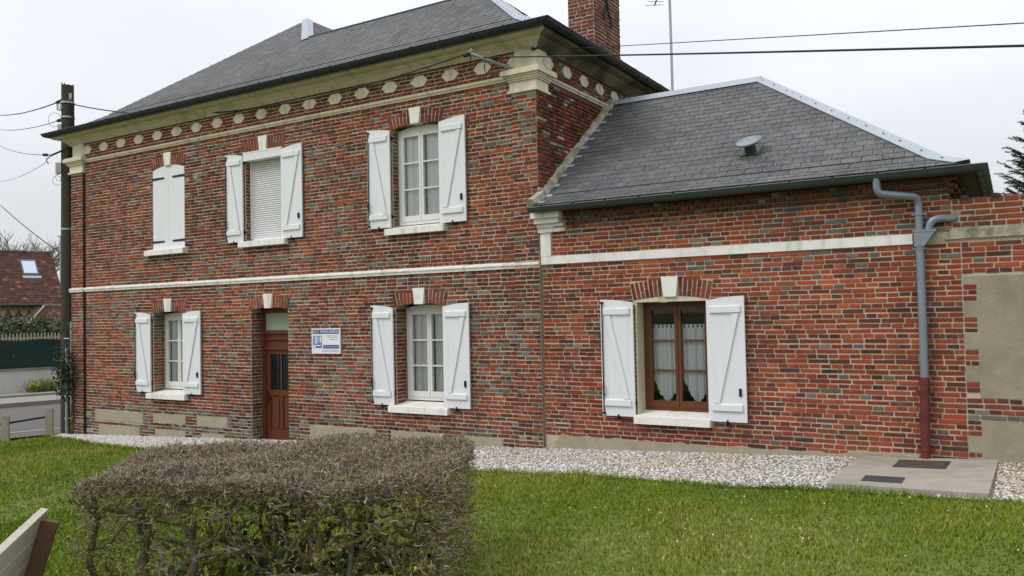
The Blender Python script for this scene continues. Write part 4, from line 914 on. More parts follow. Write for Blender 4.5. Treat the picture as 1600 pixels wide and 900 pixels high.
# slab with covers
def slab_z(x, y): return gz_all(x, y) + .055
q4 = [(-1.63, -.03), (-.215, -.05), (-.26, -2.02), (-1.66, -1.86)]
mb = MB(); mb.add([(x, y, slab_z(x, y)) for x, y in q4] + [(x, y, slab_z(x, y) - .2) for x, y in q4], [(3, 2, 1, 0), (4, 5, 6, 7)] + [(i, (i + 1) % 4, (i + 1) % 4 + 4, i + 4) for i in range(4)])
slab = mb.build('concrete_slab', 'concrete'); tag(slab, 'pale concrete slab in the gravel below the downpipe', 'slab')
mh = thing('manhole_cover', (-.9, -.5, .2), 'rusty round manhole cover in a dark square frame on the concrete slab', 'manhole cover')
zc = lambda x, y, d=0: slab_z(x, y) + d
fr = [(-1.17, -.26), (-.66, -.27), (-.68, -.78), (-1.19, -.76)]
mb = MB(); mb.add([(x, y, zc(x, y, .006)) for x, y in fr] + [(x, y, zc(x, y, -.05)) for x, y in fr], [(3, 2, 1, 0), (4, 5, 6, 7)] + [(i, (i + 1) % 4, (i + 1) % 4 + 4, i + 4) for i in range(4)]); mb.build('cover_frame', 'plate_dark', mh)
mb = MB(); cxy = (-.925, -.52)
mb.lathe((cxy[0], cxy[1], zc(*cxy, .007)), [(.225, -.02), (.225, .002), (.20, .006), (0.19, .003), (0, .005)], 28, (-.04, .0, 1))
for i in range(-3, 4):
    for j in range(-3, 4):
        if i * i + j * j < 9: mb.obox((cxy[0] + i * .05, cxy[1] + j * .05, zc(cxy[0] + i * .05, cxy[1] + j * .05, .012)), (.017, .005, .0005), (-.005, .017, 0), (0, 0, .004))
mb.build('lid', 'cast_iron', mh)
ap = thing('access_cover', (-1.2, -1.52, .2), 'small flat dark grey rectangular plate on the concrete slab nearest the lawn', 'cover')
q4 = [(-1.37, -1.36), (-1.0, -1.40), (-1.0, -1.70), (-1.37, -1.66)]
mb = MB(); mb.add([(x, y, zc(x, y, .008)) for x, y in q4] + [(x, y, zc(x, y, -.03)) for x, y in q4], [(3, 2, 1, 0), (4, 5, 6, 7)] + [(i, (i + 1) % 4, (i + 1) % 4 + 4, i + 4) for i in range(4)]); mb.build('plate', 'plate_dark', ap)
mb = MB(); mb.box(-1.33, -1.30, -1.54, -1.51, zc(-1.31, -1.5), zc(-1.31, -1.5, .011)); mb.box(-1.07, -1.04, -1.54, -1.51, zc(-1.05, -1.5), zc(-1.05, -1.5, .011)); mb.build('lifting_slot', 'cast_iron', ap)

# ================================================================ HEDGE
HO, HU, HV, HL, HD, HT = Vector((-4.90, -7.63, 0)), Vector((.878, .479, 0)), Vector((-.479, .878, 0)), 2.285, 1.76, 1.0
hedge = thing('hedge', tuple(HO + HU * 1.2 + HV * .8 + Vector((0, 0, 0))), 'clipped leafless hedge with mossy bare branches on the lawn', 'hedge')
skew = lambda a, b: a - .2 * (b / HD) * (1 - a / HL)
hp = lambda a, b, z: HO + HU * skew(a, b) + HV * b + Vector((0, 0, z))
def twigs(P, D, L, r0, col, kink=.35, seg=2):
    """many crooked twigs at once: P base, D direction, L length"""
    n = len(P); D = D / np.linalg.norm(D, axis=1, keepdims=True); pts = [P]; d = D
    for s in range(seg):
        pts.append(pts[-1] + d * (L / seg)[:, None]); d = d + R_.normal(0, kink, (n, 3)); d /= np.linalg.norm(d, axis=1, keepdims=True)
    ref = np.where(np.abs(D[:, 2:3]) > .8, np.array([[1., 0, 0]]), np.array([[0., 0, 1]])); A = np.cross(D, ref); A /= np.linalg.norm(A, axis=1, keepdims=True); B = np.cross(D, A)
    V = np.empty((n, seg + 1, 3, 3))
    for s in range(seg + 1):
        r = r0 * (1 - .6 * s / seg)
        for k in range(3): V[:, s, k] = pts[s] + (A * math.cos(2.094 * k) + B * math.sin(2.094 * k)) * r[:, None]
    t = []
    for s in range(seg):
        for k in range(3):
            a, b, c, d_ = s * 3 + k, s * 3 + (k + 1) % 3, (s + 1) * 3 + (k + 1) % 3, (s + 1) * 3 + k; t += [(a, b, c), (a, c, d_)]
    t.append((seg * 3, seg * 3 + 1, seg * 3 + 2)); t = np.array(t); m = (seg + 1) * 3
    return V.reshape(-1, 3), (t[None] + (np.arange(n) * m)[:, None, None]).reshape(-1, 3), np.repeat(col, len(t), 0), pts
def place_local(a, b, z):
    a = skew(a, b); return np.stack([HO.x + HU.x * a + HV.x * b, HO.y + HU.y * a + HV.y * b, z], 1)
TW = np.array([(.20, .15, .105), (.27, .215, .16), (.115, .08, .055), (.38, .34, .28), (.22, .19, .06), (.075, .054, .04)])
MO = np.array([(.25, .225, .06), (.17, .16, .05), (.28, .25, .16), (.12, .1, .06), (.36, .33, .27), (.36, .27, .04)])
def join(L):
    VV, FF, CC, o = [], [], [], 0
    for V, F, C in L: VV.append(V); FF.append(F + o); CC.append(C); o += len(V)
    return np.vstack(VV), np.vstack(FF), np.vstack(CC)
soup = []
def top_h(a, b): return HT + .03 * np.sin(a * 3 + b * 2) + .02 * np.sin(a * 7.3 - b * 5) - .05 * np.clip((.08 - a) / .08, 0, 1) ** 2 - .04 * np.clip((a - HL + .08) / .08, 0, 1)
n = 30000; a = R_.uniform(0, HL, n); b = R_.uniform(0, HD, n); z = top_h(a, b) - np.abs(R_.normal(0, .045, n)) - .025
D = np.stack([R_.normal(0, .75, n), R_.normal(0, .75, n), R_.uniform(-.1, 1.1, n)], 1); soup.append(twigs(place_local(a, b, z), D, R_.uniform(.02, .05, n), R_.uniform(.0024, .005, n), TW[R_.choice(6, n, p=[.3, .25, .16, .14, .05, .1])] * R_.uniform(.75, 1.2, (n, 1)), .5)[:3])
n = 4200; a = R_.uniform(0, HL, n); b = R_.uniform(0, HD, n); z = R_.uniform(.72, .95, n); D = np.stack([R_.normal(0, 1, n), R_.normal(0, 1, n), R_.normal(.3, .5, n)], 1)
soup.append(twigs(place_local(a, b, z), D, R_.uniform(.04, .12, n), R_.uniform(.003, .007, n), np.where((R_.rand(n) < .6)[:, None], MO[R_.choice(6, n)], TW[R_.choice(6, n)]) * R_.uniform(.7, 1.15, (n, 1)), .55, 3)[:3])
for (cnt, fa, fb, od) in ((560, lambda n: R_.uniform(0, HL, n), lambda n: np.abs(R_.normal(0, .07, n)), (0, -1)), (2100, lambda n: HL - np.abs(R_.normal(0, .09, n)), lambda n: R_.uniform(0, HD, n), (1, 0)), (1500, lambda n: np.abs(R_.normal(0, .07, n)), lambda n: R_.uniform(0, HD, n), (-1, 0)), (350, lambda n: R_.uniform(0, HL, n), lambda n: HD - np.abs(R_.normal(0, .06, n)), (0, 1))):
    a, b = fa(cnt), fb(cnt); z = R_.beta(1.7, 1.1, cnt) * .97; dl = np.stack([R_.normal(od[0] * .7, .7, cnt), R_.normal(od[1] * .7, .7, cnt)], 1)
    D = np.stack([HU.x * dl[:, 0] + HV.x * dl[:, 1], HU.y * dl[:, 0] + HV.y * dl[:, 1], R_.normal(.15, .6, cnt)], 1)
    soup.append(twigs(place_local(a, b, z), D, R_.uniform(.025, .085, cnt), R_.uniform(.003, .0065, cnt), np.where((R_.rand(cnt) < np.where(z < .8, .85, .4))[:, None], MO[R_.choice(6, cnt)], TW[R_.choice(6, cnt)]) * R_.uniform(.7, 1.2, (cnt, 1)), .6, 3)[:3])
# stems and limbs
stems = []
limb_mb = MB(); LIM = []
for i in range(20):
    a, b = (i % 10 + .5) * HL / 10 + rnd.uniform(-.08, .08), (.32 if i < 10 else 1.05) + rnd.uniform(-.16, .16)
    pts = []; x, y = a, b; gz = gz_all(hp(a, b, 0).x, hp(a, b, 0).y)
    for k in range(7):
        pts.append(hp(x, y, lerp(gz - .05, .86, k / 6))); x += rnd.uniform(-.06, .06); y += rnd.uniform(-.06, .06)
    r0 = rnd.uniform(.018, .036); mb = MB(); mb.tube(pts, [r0 * (1 - .1 * k) * rnd.uniform(.9, 1.15) for k in range(7)], 7, jit(rnd.choice([(.11, .095, .06), (.14, .125, .09), (.09, .075, .05)])))
    mb.build('stem', 'bark', hedge)
    for l in range(rnd.randint(9, 13)):
        k = rnd.randint(1, 5); p = pts[k].lerp(pts[k + 1], rnd.random()); th = rnd.random() * 6.283; d = Vector((math.cos(th), math.sin(th), rnd.uniform(-.1, .55))).normalized(); L = rnd.uniform(.2, .62); m = 6; q = [p]
        for s in range(m):
            d = (d + Vector((rnd.gauss(0, .28), rnd.gauss(0, .28), rnd.gauss(0, .22)))).normalized(); nx_ = q[-1] + d * (L / m)
            lo = nx_ - HO; bb = lo.dot(HV); aa = (lo.dot(HU) + .2 * bb / HD) / (1 + .2 * bb / HD / HL)
            if not (.02 < aa < HL - .02 and .02 < bb < HD - .02 and .05 < nx_.z < .93): break
            q.append(nx_)
        if len(q) < 3: continue
        LIM += q
        r1 = rnd.choice((rnd.uniform(.007, .014), rnd.uniform(.014, .026))); c = jit(rnd.choice([(.17, .15, .05), (.15, .13, .08), (.1, .082, .05), (.24, .22, .18), (.19, .17, .045)]))
        limb_mb.tube(q, [r1 * (1 - .6 * s / len(q)) * rnd.uniform(.85, 1.2) for s in range(len(q))], 5, c)
        nt_ = rnd.randint(8, 13); P = np.array([list(q[rnd.randrange(1, len(q))]) for _ in range(nt_)]); D = R_.normal(0, 1, (nt_, 3)); D[:, 2] += .25
        soup.append(twigs(P, D, R_.uniform(.03, .12, nt_), R_.uniform(.003, .0068, nt_), MO[R_.choice(6, nt_)] * R_.uniform(.8, 1.2, (nt_, 1)), .5, 3)[:3])
limb_mb.build('branches', 'bark', hedge, kind='stuff')
LIMA = np.array([list(p) for p in LIM])
P = np.array([list(hp(HL - .02, .35, .66)), list(hp(HL + .06, .37, .68))]); 
tw = np_mesh('twigs', *join(soup), 'twig'); tw.parent = hedge; tw.location = -hedge.location
mb = MB(); q = [hp(HL - .05, .4, .70), hp(HL + .06, .42, .69), hp(HL + .14, .44, .70), hp(HL + .24, .48, .73)]; mb.tube(q, [.005, .004, .003, .0015], 5, (.12, .035, .03)); mb.tube([q[1], hp(HL + .12, .38, .655), hp(HL + .16, .38, .66)], [.003, .002, .001], 4, (.12, .035, .03)); mb.build('red_shoot', 'twig', hedge)
def leaf_soup(n, pos, size, cols, flat=.6, name='leaves', parent=None, kind='stuff'):
    P = pos(n); n = len(P); th = R_.rand(n) * 6.283; d = np.stack([np.cos(th), np.sin(th), R_.normal(-.2, flat, n)], 1); d /= np.linalg.norm(d, axis=1, keepdims=True)
    ref = R_.normal(0, 1, (n, 3)); s = np.cross(d, ref); s /= np.linalg.norm(s, axis=1, keepdims=True); L = (size * R_.uniform(.6, 1.3, n))[:, None]; wdt = L * .42; nn = np.cross(d, s) * L * .12
    V = np.stack([P, P + d * L * .45 + s * wdt + nn, P + d * L, P + d * L * .45 - s * wdt + nn], 1).reshape(-1, 3); b = np.arange(n) * 4
    F = np.stack([np.stack([b, b + 1, b + 2], 1), np.stack([b, b + 2, b + 3], 1)], 1).reshape(-1, 3); C = np.repeat(np.array(cols)[R_.choice(len(cols), n)] * R_.uniform(.7, 1.25, (n, 1)), 2, 0)
    o = np_mesh(name, V, F, C, 'leaf', kind)
    if parent: o.parent = parent; o.location = -parent.location
    return o
def lichen_pos(n): return LIMA[R_.randint(0, len(LIMA), n)] + R_.normal(0, .013, (n, 3))
leaf_soup(4200, lichen_pos, .021, [(.36, .29, .04), (.25, .24, .06), (.42, .29, .03), (.36, .35, .29), (.2, .2, .06)], 1.0, name='lichen', parent=hedge)
def ivy_pos(n):
    k = R_.randint(0, 3, n); ca = np.array([1.35, 1.75, 1.15])[k]; cb = np.array([.5, .75, .3])[k]
    return place_local(ca + R_.normal(0, .13, n), cb + R_.normal(0, .12, n), np.clip(.35 + R_.normal(0, .17, n), .03, .8))
def dead_pos(n): a, b = R_.uniform(.1, HL - .1, n), R_.uniform(.05, HD - .1, n); return place_local(a, b, top_h(a, b) - .02)
leaf_soup(26, dead_pos, .04, [(.36, .22, .15), (.42, .3, .22), (.2, .12, .07)], name='dead_leaves', parent=hedge)
leaf_soup(330, ivy_pos, .05, [(.012, .03, .012), (.02, .045, .018), (.008, .02, .012)], name='ivy_leaves', parent=hedge)

# ================================================================ BENCH
bd, bq = Vector((-.755, .656, 0)), Vector((.656, .755, 0)); BT = Vector((-5.41, -7.49, .755)); lean = Vector((0, 0, 1)) * math.cos(.27) + bq * math.sin(.27); perp = bq * math.cos(.27) - Vector((0, 0, 1)) * math.sin(.27)
bench = thing('garden_bench', tuple(BT - bd * .8 - bq * .2 + Vector((0, 0, -.87))), 'weathered pale timber bench at the lower left, seen from behind', 'bench')
BL = 1.7; mid = BT - bd * (BL / 2)
for i in range(3):
    mb = MB(); mb.obox(mid - lean * (.066 + .148 * i), bd * BL / 2, lean * .066, perp * .022); mb.build('back_plank', 'bench_wood', bench)
for t in (.14, BL - .14):
    c0 = BT - bd * t + perp * .072 - lean * .035; mb = MB(); mb.obox(c0 - lean * .47, bd * .024, lean * .47, perp * .048); mb.build('back_post', 'bench_post', bench)
    c1 = c0 - lean * .5; mb = MB(); mb.obox(Vector((c1.x, c1.y, .27)) - bq * .22, bd * .024, bq * .24, Vector((0, 0, .045))); mb.build('seat_bearer', 'bench_post', bench)
    f = Vector((c1.x, c1.y, 0)) - bq * .46; mb = MB(); g = gz_all(f.x, f.y); mb.obox(Vector((f.x, f.y, (.3 + g) / 2)), bd * .03, bq * .045, Vector((0, 0, (.3 - g) / 2 + .01))); mb.build('leg', 'bench_post', bench)
for i in range(4):
    c = mid - lean * .48 - bq * (.08 + .115 * i); mb = MB(); mb.obox(Vector((c.x, c.y, .34)), bd * BL / 2, bq * .053, Vector((0, 0, .02))); mb.build('seat_plank', 'bench_wood', bench)

# ================================================================ POSTS AND RAIL
pf = thing('post_and_rail_fence', (-18.6, -.6, -.6), 'low fence of white concrete posts with a dark metal rail between lawn and road', 'fence')
PP = [(-18.22, -.26), (-18.72, -.93), (-19.7, -2.2), (-20.7, -3.5)]
for x, y in PP:
    mb = MB(); t = Vector((.78, -.62, 0)); u = Vector((.62, .78, 0)); h = .60; g = gz_all(x, y)
    c = Vector((x, y, g)); mb.obox(c + Vector((0, 0, h / 2 - .1)), u * .075, t * .065, Vector((0, 0, h / 2 + .1)))
    mb.obox(c + Vector((0, 0, h + .012)), u * .055, t * .05, Vector((0, 0, .012))); mb.build('concrete_post', 'concrete', pf)
for (a, b) in zip(PP, PP[1:]):
    mb = MB(); mb.tube([(a[0], a[1], gz_all(*a) + .44), (b[0], b[1], gz_all(*b) + .44)], .024, 8); mb.build('rail', 'iron', pf)

# ================================================================ ROAD, FAR SIDE
LO, LE, LN = Vector((-27.2, 4.4, 0)), Vector((.276, .961, 0)), Vector((.961, -.276, 0))
lf = lambda a, n, z: LO + LE * a + LN * n + Vector((0, 0, z))
def lbox(mb, a0, a1, n0, n1, z0, z1, col=None): mb.obox(lf((a0 + a1) / 2, (n0 + n1) / 2, (z0 + z1) / 2), LE * (a1 - a0) / 2, LN * (n1 - n0) / 2, Vector((0, 0, (z1 - z0) / 2)), col)
def lstrip(name, n0, n1, z, mat):
    mb = MB(); mb.add([lf(-120, n0, z), lf(120, n0, z), lf(120, n1, z), lf(-120, n1, z)], [(3, 2, 1, 0), (0, 1, 2, 3)][:1]); return mb.build(name, mat, None, kind='structure', recentre=False)
lstrip('road', 0, 8.1, -.70, 'road'); lstrip('road_edge_line', 6.9, 7.1, -.695, 'pavement')
for nm, n0, n1, z0, z1, m in (('kerb', -.16, .0, -.9, -.56, 'kerb'), ('pavement', -2.4, -.161, -.9, -.57, 'pavement'), ('garden_kerb', -2.56, -2.401, -.9, -.50, 'kerb'), ('verge', -4.0, -2.561, -.9, -.52, 'pavement')):
    mb = MB(); lbox(mb, -120, 120, n0, n1, z0, z1); mb.build(nm, m, None, kind='structure', recentre=False)
gw = thing('garden_wall', tuple(lf(0, -4.1, -.6)), 'low white rendered wall across the road under the green screen', 'wall')
mb = MB(); lbox(mb, -14, 14, -4.2, -4.0, -.8, .28); mb.build('wall', 'render_wall', gw)
for i in range(28):
    mb = MB(); lbox(mb, -14 + i + .006, -13 + i - .006, -4.24, -3.95, .281, .335); mb.build('coping_stone', 'kerb', gw)
gs = thing('windbreak_screen', tuple(lf(0, -4.1, .36)), 'dark green fabric screen stretched along the top of the white garden wall', 'screen')
mb = MB(); n = 220; mb.add([lf(lerp(-14, 14, i / n), -4.06 + .012 * math.sin(i * 1.3) + .012 * math.sin(j * 2.1 + i * .11), lerp(.345, 1.36, j / 6) + (.02 * math.sin(i * .6) if j == 6 else 0)) for j in range(7) for i in range(n + 1)], [(j * (n + 1) + i, j * (n + 1) + i + 1, (j + 1) * (n + 1) + i + 1, (j + 1) * (n + 1) + i) for j in range(6) for i in range(n)]); mb.build('fabric', 'screen_green', gs, smooth=True)
fe = thing('picket_fence', tuple(lf(0, -4.16, .35)), 'pale wooden picket fence with its tips showing above the green screen', 'fence')
for i in range(80):
    a = -3.6 + i * .114; mb = MB(); c = lf(a, -4.14, 0); mb.prism([(-.021, .34), (.021, .34), (.021, 1.56), (0, 1.63), (-.021, 1.56)], -.01, .01, None, 0, lambda u, w_, y, c=c: c + LE * u + LN * y + Vector((0, 0, w_))); mb.build('picket', 'picket', fe)
mb = MB(); lbox(mb, -3.7, 5.5, -4.19, -4.155, 1.40, 1.46); lbox(mb, -3.7, 5.5, -4.19, -4.155, .5, .56); mb.build('rail', 'picket', fe)
def shrub_pos(n):
    a = R_.uniform(-5, 4.6, n); nn = R_.normal(-5.6, .45, n); z = R_.uniform(.4, 2.0, n) + .38 * np.sin(a * 1.7) * R_.rand(n) + .25 * np.sin(a * 4.1 + 1) * R_.rand(n)
    return np.stack([LO.x + LE.x * a + LN.x * nn, LO.y + LE.y * a + LN.y * nn, z], 1)
sh = thing('laurel_shrub', tuple(lf(0, -5.6, -.5)), 'leafy evergreen shrubs rising behind the picket fence across the road', 'shrub')
leaf_soup(17000, shrub_pos, .11, [(.06, .09, .03), (.08, .11, .042), (.04, .065, .024), (.1, .125, .06)], .7, parent=sh)
mb = MB()
for i in range(9): x = -4.5 + i; mb.tube([lf(x, -5.6, -.6), lf(x + rnd.uniform(-.2, .2), -5.6, .5), lf(x + rnd.uniform(-.3, .3), -5.5, 1.6)], [.04, .03, .012], 5, (.08, .06, .04))
mb.build('stems', 'bark', sh, kind='stuff')
df = thing('daffodil_clump', tuple(lf(1.2, -3.6, -.52)), 'clump of yellow daffodils with long green leaves at the foot of the white wall', 'flowers')
def daf_pos(a0, a1, n):
    a = R_.uniform(a0, a1, n); nn = R_.uniform(-3.9, -3.35, n); return np.stack([LO.x + LE.x * a + LN.x * nn, LO.y + LE.y * a + LN.y * nn, np.full(n, -.53)], 1)
P = daf_pos(.55, 1.4, 300); D = np.stack([R_.normal(0, .28, 300), R_.normal(0, .28, 300), np.ones(300)], 1)
V, F, C, _ = twigs(P, D, R_.uniform(.22, .52, 300), np.full(300, .011), np.array([(.1, .16, .03), (.16, .2, .05), (.07, .12, .025)])[R_.choice(3, 300)], .12); o = np_mesh('leaves', V, F, C, 'leaf'); o.parent = df; o.location = -df.location
for i in range(17):
    p = lf(rnd.uniform(.5, .85), rnd.uniform(-3.7, -3.3), 0); z = -.53 + rnd.uniform(.2, .38); mb = MB(); ax = Vector((.8, -.5, .25)) + Vector((rnd.gauss(0, .3), rnd.gauss(0, .3), 0))
    mb.lathe((p.x, p.y, z), [(0.0, 0), (.02, .0), (.036, .008), (.02, .004), (.013, .02), (.018, .03)], 8, ax); mb.build('flower', 'yellow', df)
# neighbour house
nh = thing('neighbour_house', tuple(lf(-1, -14.8, -.7)), 'low cream house across the road with a brown tiled roof and one skylight', 'house')
HA0, HA1 = -9.0, 3.95
mb = MB(); lbox(mb, HA0, HA1 - .15, -17, -12.6, -.9, 2.86); mb.prism([(-17, 2.86), (-12.6, 2.86), (-14.8, 5.06)], HA1 - .35, HA1 - .15, None, 0, lambda u, w_, y: lf(y, u, w_)); nw = mb.build('wall', 'house_grey', nh)
mb = MB(); lbox(mb, HA0, HA1 - .14, -12.6, -12.54, 1.55, 1.72); lbox(mb, HA0, HA1 - .14, -12.6, -12.52, 2.60, 2.84); mb.build('cream_band', 'house_cream', nh)
for i in range(20):
    a = HA1 - .4 - i * .42; mb = MB(); mb.prism([(-.19, 2.6), (.19, 2.6), (.1, 2.42), (0, 2.28), (-.1, 2.42)], -12.6, -12.53, None, 0, lambda u, w_, y, a=a: lf(a + u, y, w_)); mb.build('frieze_tooth', 'house_cream', nh)
for a in (-.2, .9): 
    mb = MB(); lbox(mb, a - .25, a + .25, -12.6, -12.55, .2, 1.5); mb.build('window', 'sky_glass', nh)
RT = [(.085, .034, .024), (.065, .028, .022), (.105, .042, .028), (.05, .026, .022)]
mb = MB(); rp = lambda a, k, d=0: lf(a, -12.15 - k, 2.80 + k * .985 + d)
mb.add([rp(HA0, 0), rp(HA1, 0), rp(HA1, 2.66), rp(HA0, 2.66)], [(0, 1, 2, 3)]); mb.add([lf(HA0, -14.81, 5.42), lf(HA1, -14.81, 5.42), lf(HA1, -17.4, 2.8), lf(HA0, -17.4, 2.8)], [(0, 1, 2, 3)]); nr = mb.build('roof', 'tile_deck', nh)
rec = []; k = 0; row = 0
inw = -LN
while k < 2.6:
    a = HA0 - (row % 2) * .1
    while a < HA1 - .02:
        b = min(a + .2, HA1); c = rp((a + b) / 2, k + .08, .012); t = (inw + Vector((0, 0, .985))).normalized(); nn = (LN * .985 + Vector((0, 0, 1))).normalized()
        col = Vector(rnd.choice(RT)); 
        if rnd.random() < .05: col = Vector((.2, .085, .055))
        if HA1 - 4.7 < a < HA1 + 1: rec.append((c, LE.copy(), t, nn, b - a - .008, .19, jit(tuple(col), .18), rnd.uniform(-.02, .02), rnd.uniform(.04, .09)))
        a = b
    k += .115; row += 1
slates_out(rec, nr, 300, 'roof_tile', 'roof_tile')
mb = MB(); 
for i in range(26): a = HA1 - .18 - i * .36; mb.tube([rp(a - .19, 2.64, .02), rp(a + .18, 2.66, .035)], .07, 8, jit((.16, .12, .095), .25))
mb.build('ridge_tiles', 'roof_tile', nr, kind='stuff')
mb = MB(); mb.tube([lf(HA0, -12.08, 2.80), lf(HA1 + .05, -12.08, 2.80)], .06, 8); mb.build('gutter', 'gutter_dark', nh)
k0, k1, a0, a1 = 1.45, 2.22, 2.47, 3.16
t = (inw + Vector((0, 0, .985))).normalized(); nn = (LN * .985 + Vector((0, 0, 1))).normalized()
def rbox(a0, a1, k0, k1, d0, d1): q = MB(); q.obox((rp(a0, k0) + rp(a1, k1)) / 2 + nn * (d0 + d1) / 2, LE * (a1 - a0) / 2, t * (k1 - k0) * .702, nn * (d1 - d0) / 2); return q
sk = rbox(a0, a1, k0, k1, .0, .07).build('skylight', 'dark_frame', nr)

rbox(a0 + .07, a1 - .07, k0 + .07, k1 - .09, .02, .078).build('skylight_pane', 'sky_glass', sk); rbox(a0 - .02, a1 + .06, k0 - .14, k0 - .02, .0, .03).build('flashing', 'zinc', sk)
ob = thing('tiled_outbuilding', tuple(lf(4, -10.6, -.7)), 'small outbuilding with a mossy brown tiled roof beside the neighbouring cream house', 'outbuilding')
mb = MB(); lbox(mb, 2.2, 6.6, -12.1, -9.9, -.9, 1.95); mb.build('wall', 'house_grey', ob)
mb = MB(); mb.add([lf(1.85, -9.7, 1.93), lf(6.8, -9.7, 1.93), lf(6.8, -10.7, 2.70), lf(2.7, -10.7, 2.70)], [(0, 1, 2, 3)]); mb.add([lf(1.85, -9.7, 1.93), lf(2.7, -10.7, 2.70), lf(2.7, -12.1, 2.70), lf(1.85, -12.1, 1.93)], [(0, 1, 2, 3)]); mb.add([lf(2.7, -10.7, 2.70), lf(6.8, -10.7, 2.70), lf(6.8, -12.2, 2.2), lf(2.7, -12.2, 2.2)], [(0, 1, 2, 3)])
orf = mb.build('roof', 'tile_deck', ob); mb = MB()
for r in range(9):
    f_ = r / 9; sa = lerp(1.85, 2.7, f_); n_ = lerp(-9.7, -10.7, f_); z = lerp(1.93, 2.70, f_)
    for q in range(30):
        a = sa + .17 * q + (r % 2) * .08; mb.obox(lf(a + .08, n_ - .05, z + .055), LE * .08, -LN * .075 + Vector((0, 0, .05)), (LN * .6 + Vector((0, 0, .8))) * .008, jit(rnd.choice(RT + [(.11, .09, .06)]), .25))
mb.build('tile_covering', 'roof_tile', orf, kind='stuff')
mb = MB(); mb.tube([lf(1.83, -9.66, 1.97), lf(2.7, -10.68, 2.75)], .04, 6); mb.build('verge', 'cement', orf)
mb = MB()
for i in range(14): mb.tube([lf(2.6 + i * .3, -10.7, 2.72), lf(2.88 + i * .3, -10.7, 2.74)], .07, 8, jit((.17, .13, .1), .25))
mb.build('ridge_tiles', 'roof_tile', orf, kind='stuff')
lm = thing('metal_mast', (-45, 15.43, -.7), 'thin grey mast with a short side arm standing beyond the tiled house', 'mast')
mb = MB(); mb.tube([(-45, 15.43, -.7), (-45, 15.43, 6.8)], .035, 6); mb.build('post', 'grey_plastic', lm)
mb = MB(); mb.tube([(-45.15, 15.35, 6.78), (-44.5, 15.75, 6.78)], .03, 6); mb.box(-44.6, -44.35, 15.65, 15.85, 6.74, 6.84); mb.build('arm', 'grey_plastic', lm)
def branch(mb, p, d, L, r, depth, col, spread=.55):
    q = [p]; m = 4
    for s in range(m):
        d = (d + Vector((rnd.gauss(0, .14), rnd.gauss(0, .14), rnd.gauss(.03, .1)))).normalized(); q.append(q[-1] + d * L / m)
    mb.tube(q, [r * (1 - .5 * s / m) for s in range(m + 1)], 5 if depth > 1 else 3, col, cap=False)
    if depth:
        for i in range(3 if depth > 1 else 5):
            s = rnd.uniform(.35, 1) if i else 1; k = min(m - 1, int(s * m)); st = q[k].lerp(q[k + 1], s * m - k) if s < 1 else q[-1]
            v = (d + Vector((rnd.gauss(0, spread), rnd.gauss(0, spread), rnd.gauss(.12, .35)))).normalized(); branch(mb, st, v, L * rnd.uniform(.55, .8), r * .52, depth - 1, col, spread)
bt = thing('bare_tree', (-60, 21.6, -.7), 'bare leafless tree with grey twigs behind the brown tiled roof', 'tree')
mb = MB(); mb.tube([(-60, 21.6, -.8), (-60, 21.6, 2), (-59.9, 21.7, 4.2)], [.22, .18, .14], 8, (.13, .11, .095)); mb.build('trunk', 'bark', bt)
mb = MB()
for i in range(24):
    th = i * 2.4; branch(mb, Vector((-59.95, 21.65, rnd.uniform(3.2, 4.6))), Vector((math.cos(th) * .6, math.sin(th) * .8, 1)).normalized(), rnd.uniform(1.75, 2.35), .1, 3, (.2, .175, .165))
mb.build('crown', 'bark', bt, kind='stuff')

# ================================================================ UTILITY POLE
pc = Vector((-18.5, .34, 0)); vd = Vector((.86, -.5, 0)); vr = Vector((.85, .52, 0)).normalized()
up_ = thing('utility_pole', tuple(pc + Vector((0, 0, -.7))), 'old dark timber utility pole with ragged top at the left corner of the house', 'utility pole')
mb = MB(); n = 14; rows = [-.9, 0, 1.5, 3, 4.5, 6, 7.2]; vs = []
for z in rows + ['t']:
    for k in range(n):
        a = 2 * math.pi * k / n; r = .165 - .0045 * (7.5 if z == 't' else z) + .006 * math.sin(k * 2.6)
        zz = z if z != 't' else 7.42 + .07 * math.sin(k * 2.1) + .05 * math.sin(k * 4.7)
        vs.append((pc.x + r * math.cos(a), pc.y + r * math.sin(a), zz))
m = len(rows) + 1; mb.add(vs, [(i * n + k, i * n + (k + 1) % n, (i + 1) * n + (k + 1) % n, (i + 1) * n + k) for i in range(m - 1) for k in range(n)]); mb.add([v for v in vs[-n:]] + [(pc.x, pc.y, 7.36)], [(k, (k + 1) % n, n) for k in range(n)])
mb.build('pole', 'pole_wood', up_)
at = lambda dx, z, f=.16: pc + vr * dx + vd * f + Vector((0, 0, z))
for z in (7.02, 6.68, 4.1, 1.55):
    mb = MB(); mb.lathe(pc + Vector((0, 0, z)), [(.150, -.02), (.152, -.02), (.152, .02), (.150, .02)], 18); mb.build('strap', 'galvanised', up_)
for dx, zb, zt, r in ((-.045, -.75, 1.40, .033), (.085, -.75, 1.98, .04)):
    mb = MB(); mb.tube([at(dx, zb, .19), at(dx * .9, zt, .17)], r, 10)
    mb.build('cable_conduit', 'galvanised', up_)
for z in (-.2, .3, 1.0, 1.6):
    mb = MB(); mb.tube([at(-.1, z, .18), at(.14, z, .18)], .012, 5); mb.build('conduit_clip', 'galvanised', up_)
for dx, z, w_, h, m in ((-.22, 5.5, .065, .12, 'grey_plastic'), (-.19, 6.42, .045, .085, 'grey_plastic'), (.06, 7.15, .03, .06, 'grey_plastic')):
    mb = MB(); mb.obox(at(dx, z - .0, .12), vr * w_, vd * .05, Vector((0, 0, h))); mb.box(*[v for q in zip(at(dx, z - h, .12) - Vector((.02, .02, .03)), at(dx, z - h, .12) + Vector((.02, .02, 0))) for v in q]); mb.build('junction_box', m, up_)
mb = MB()
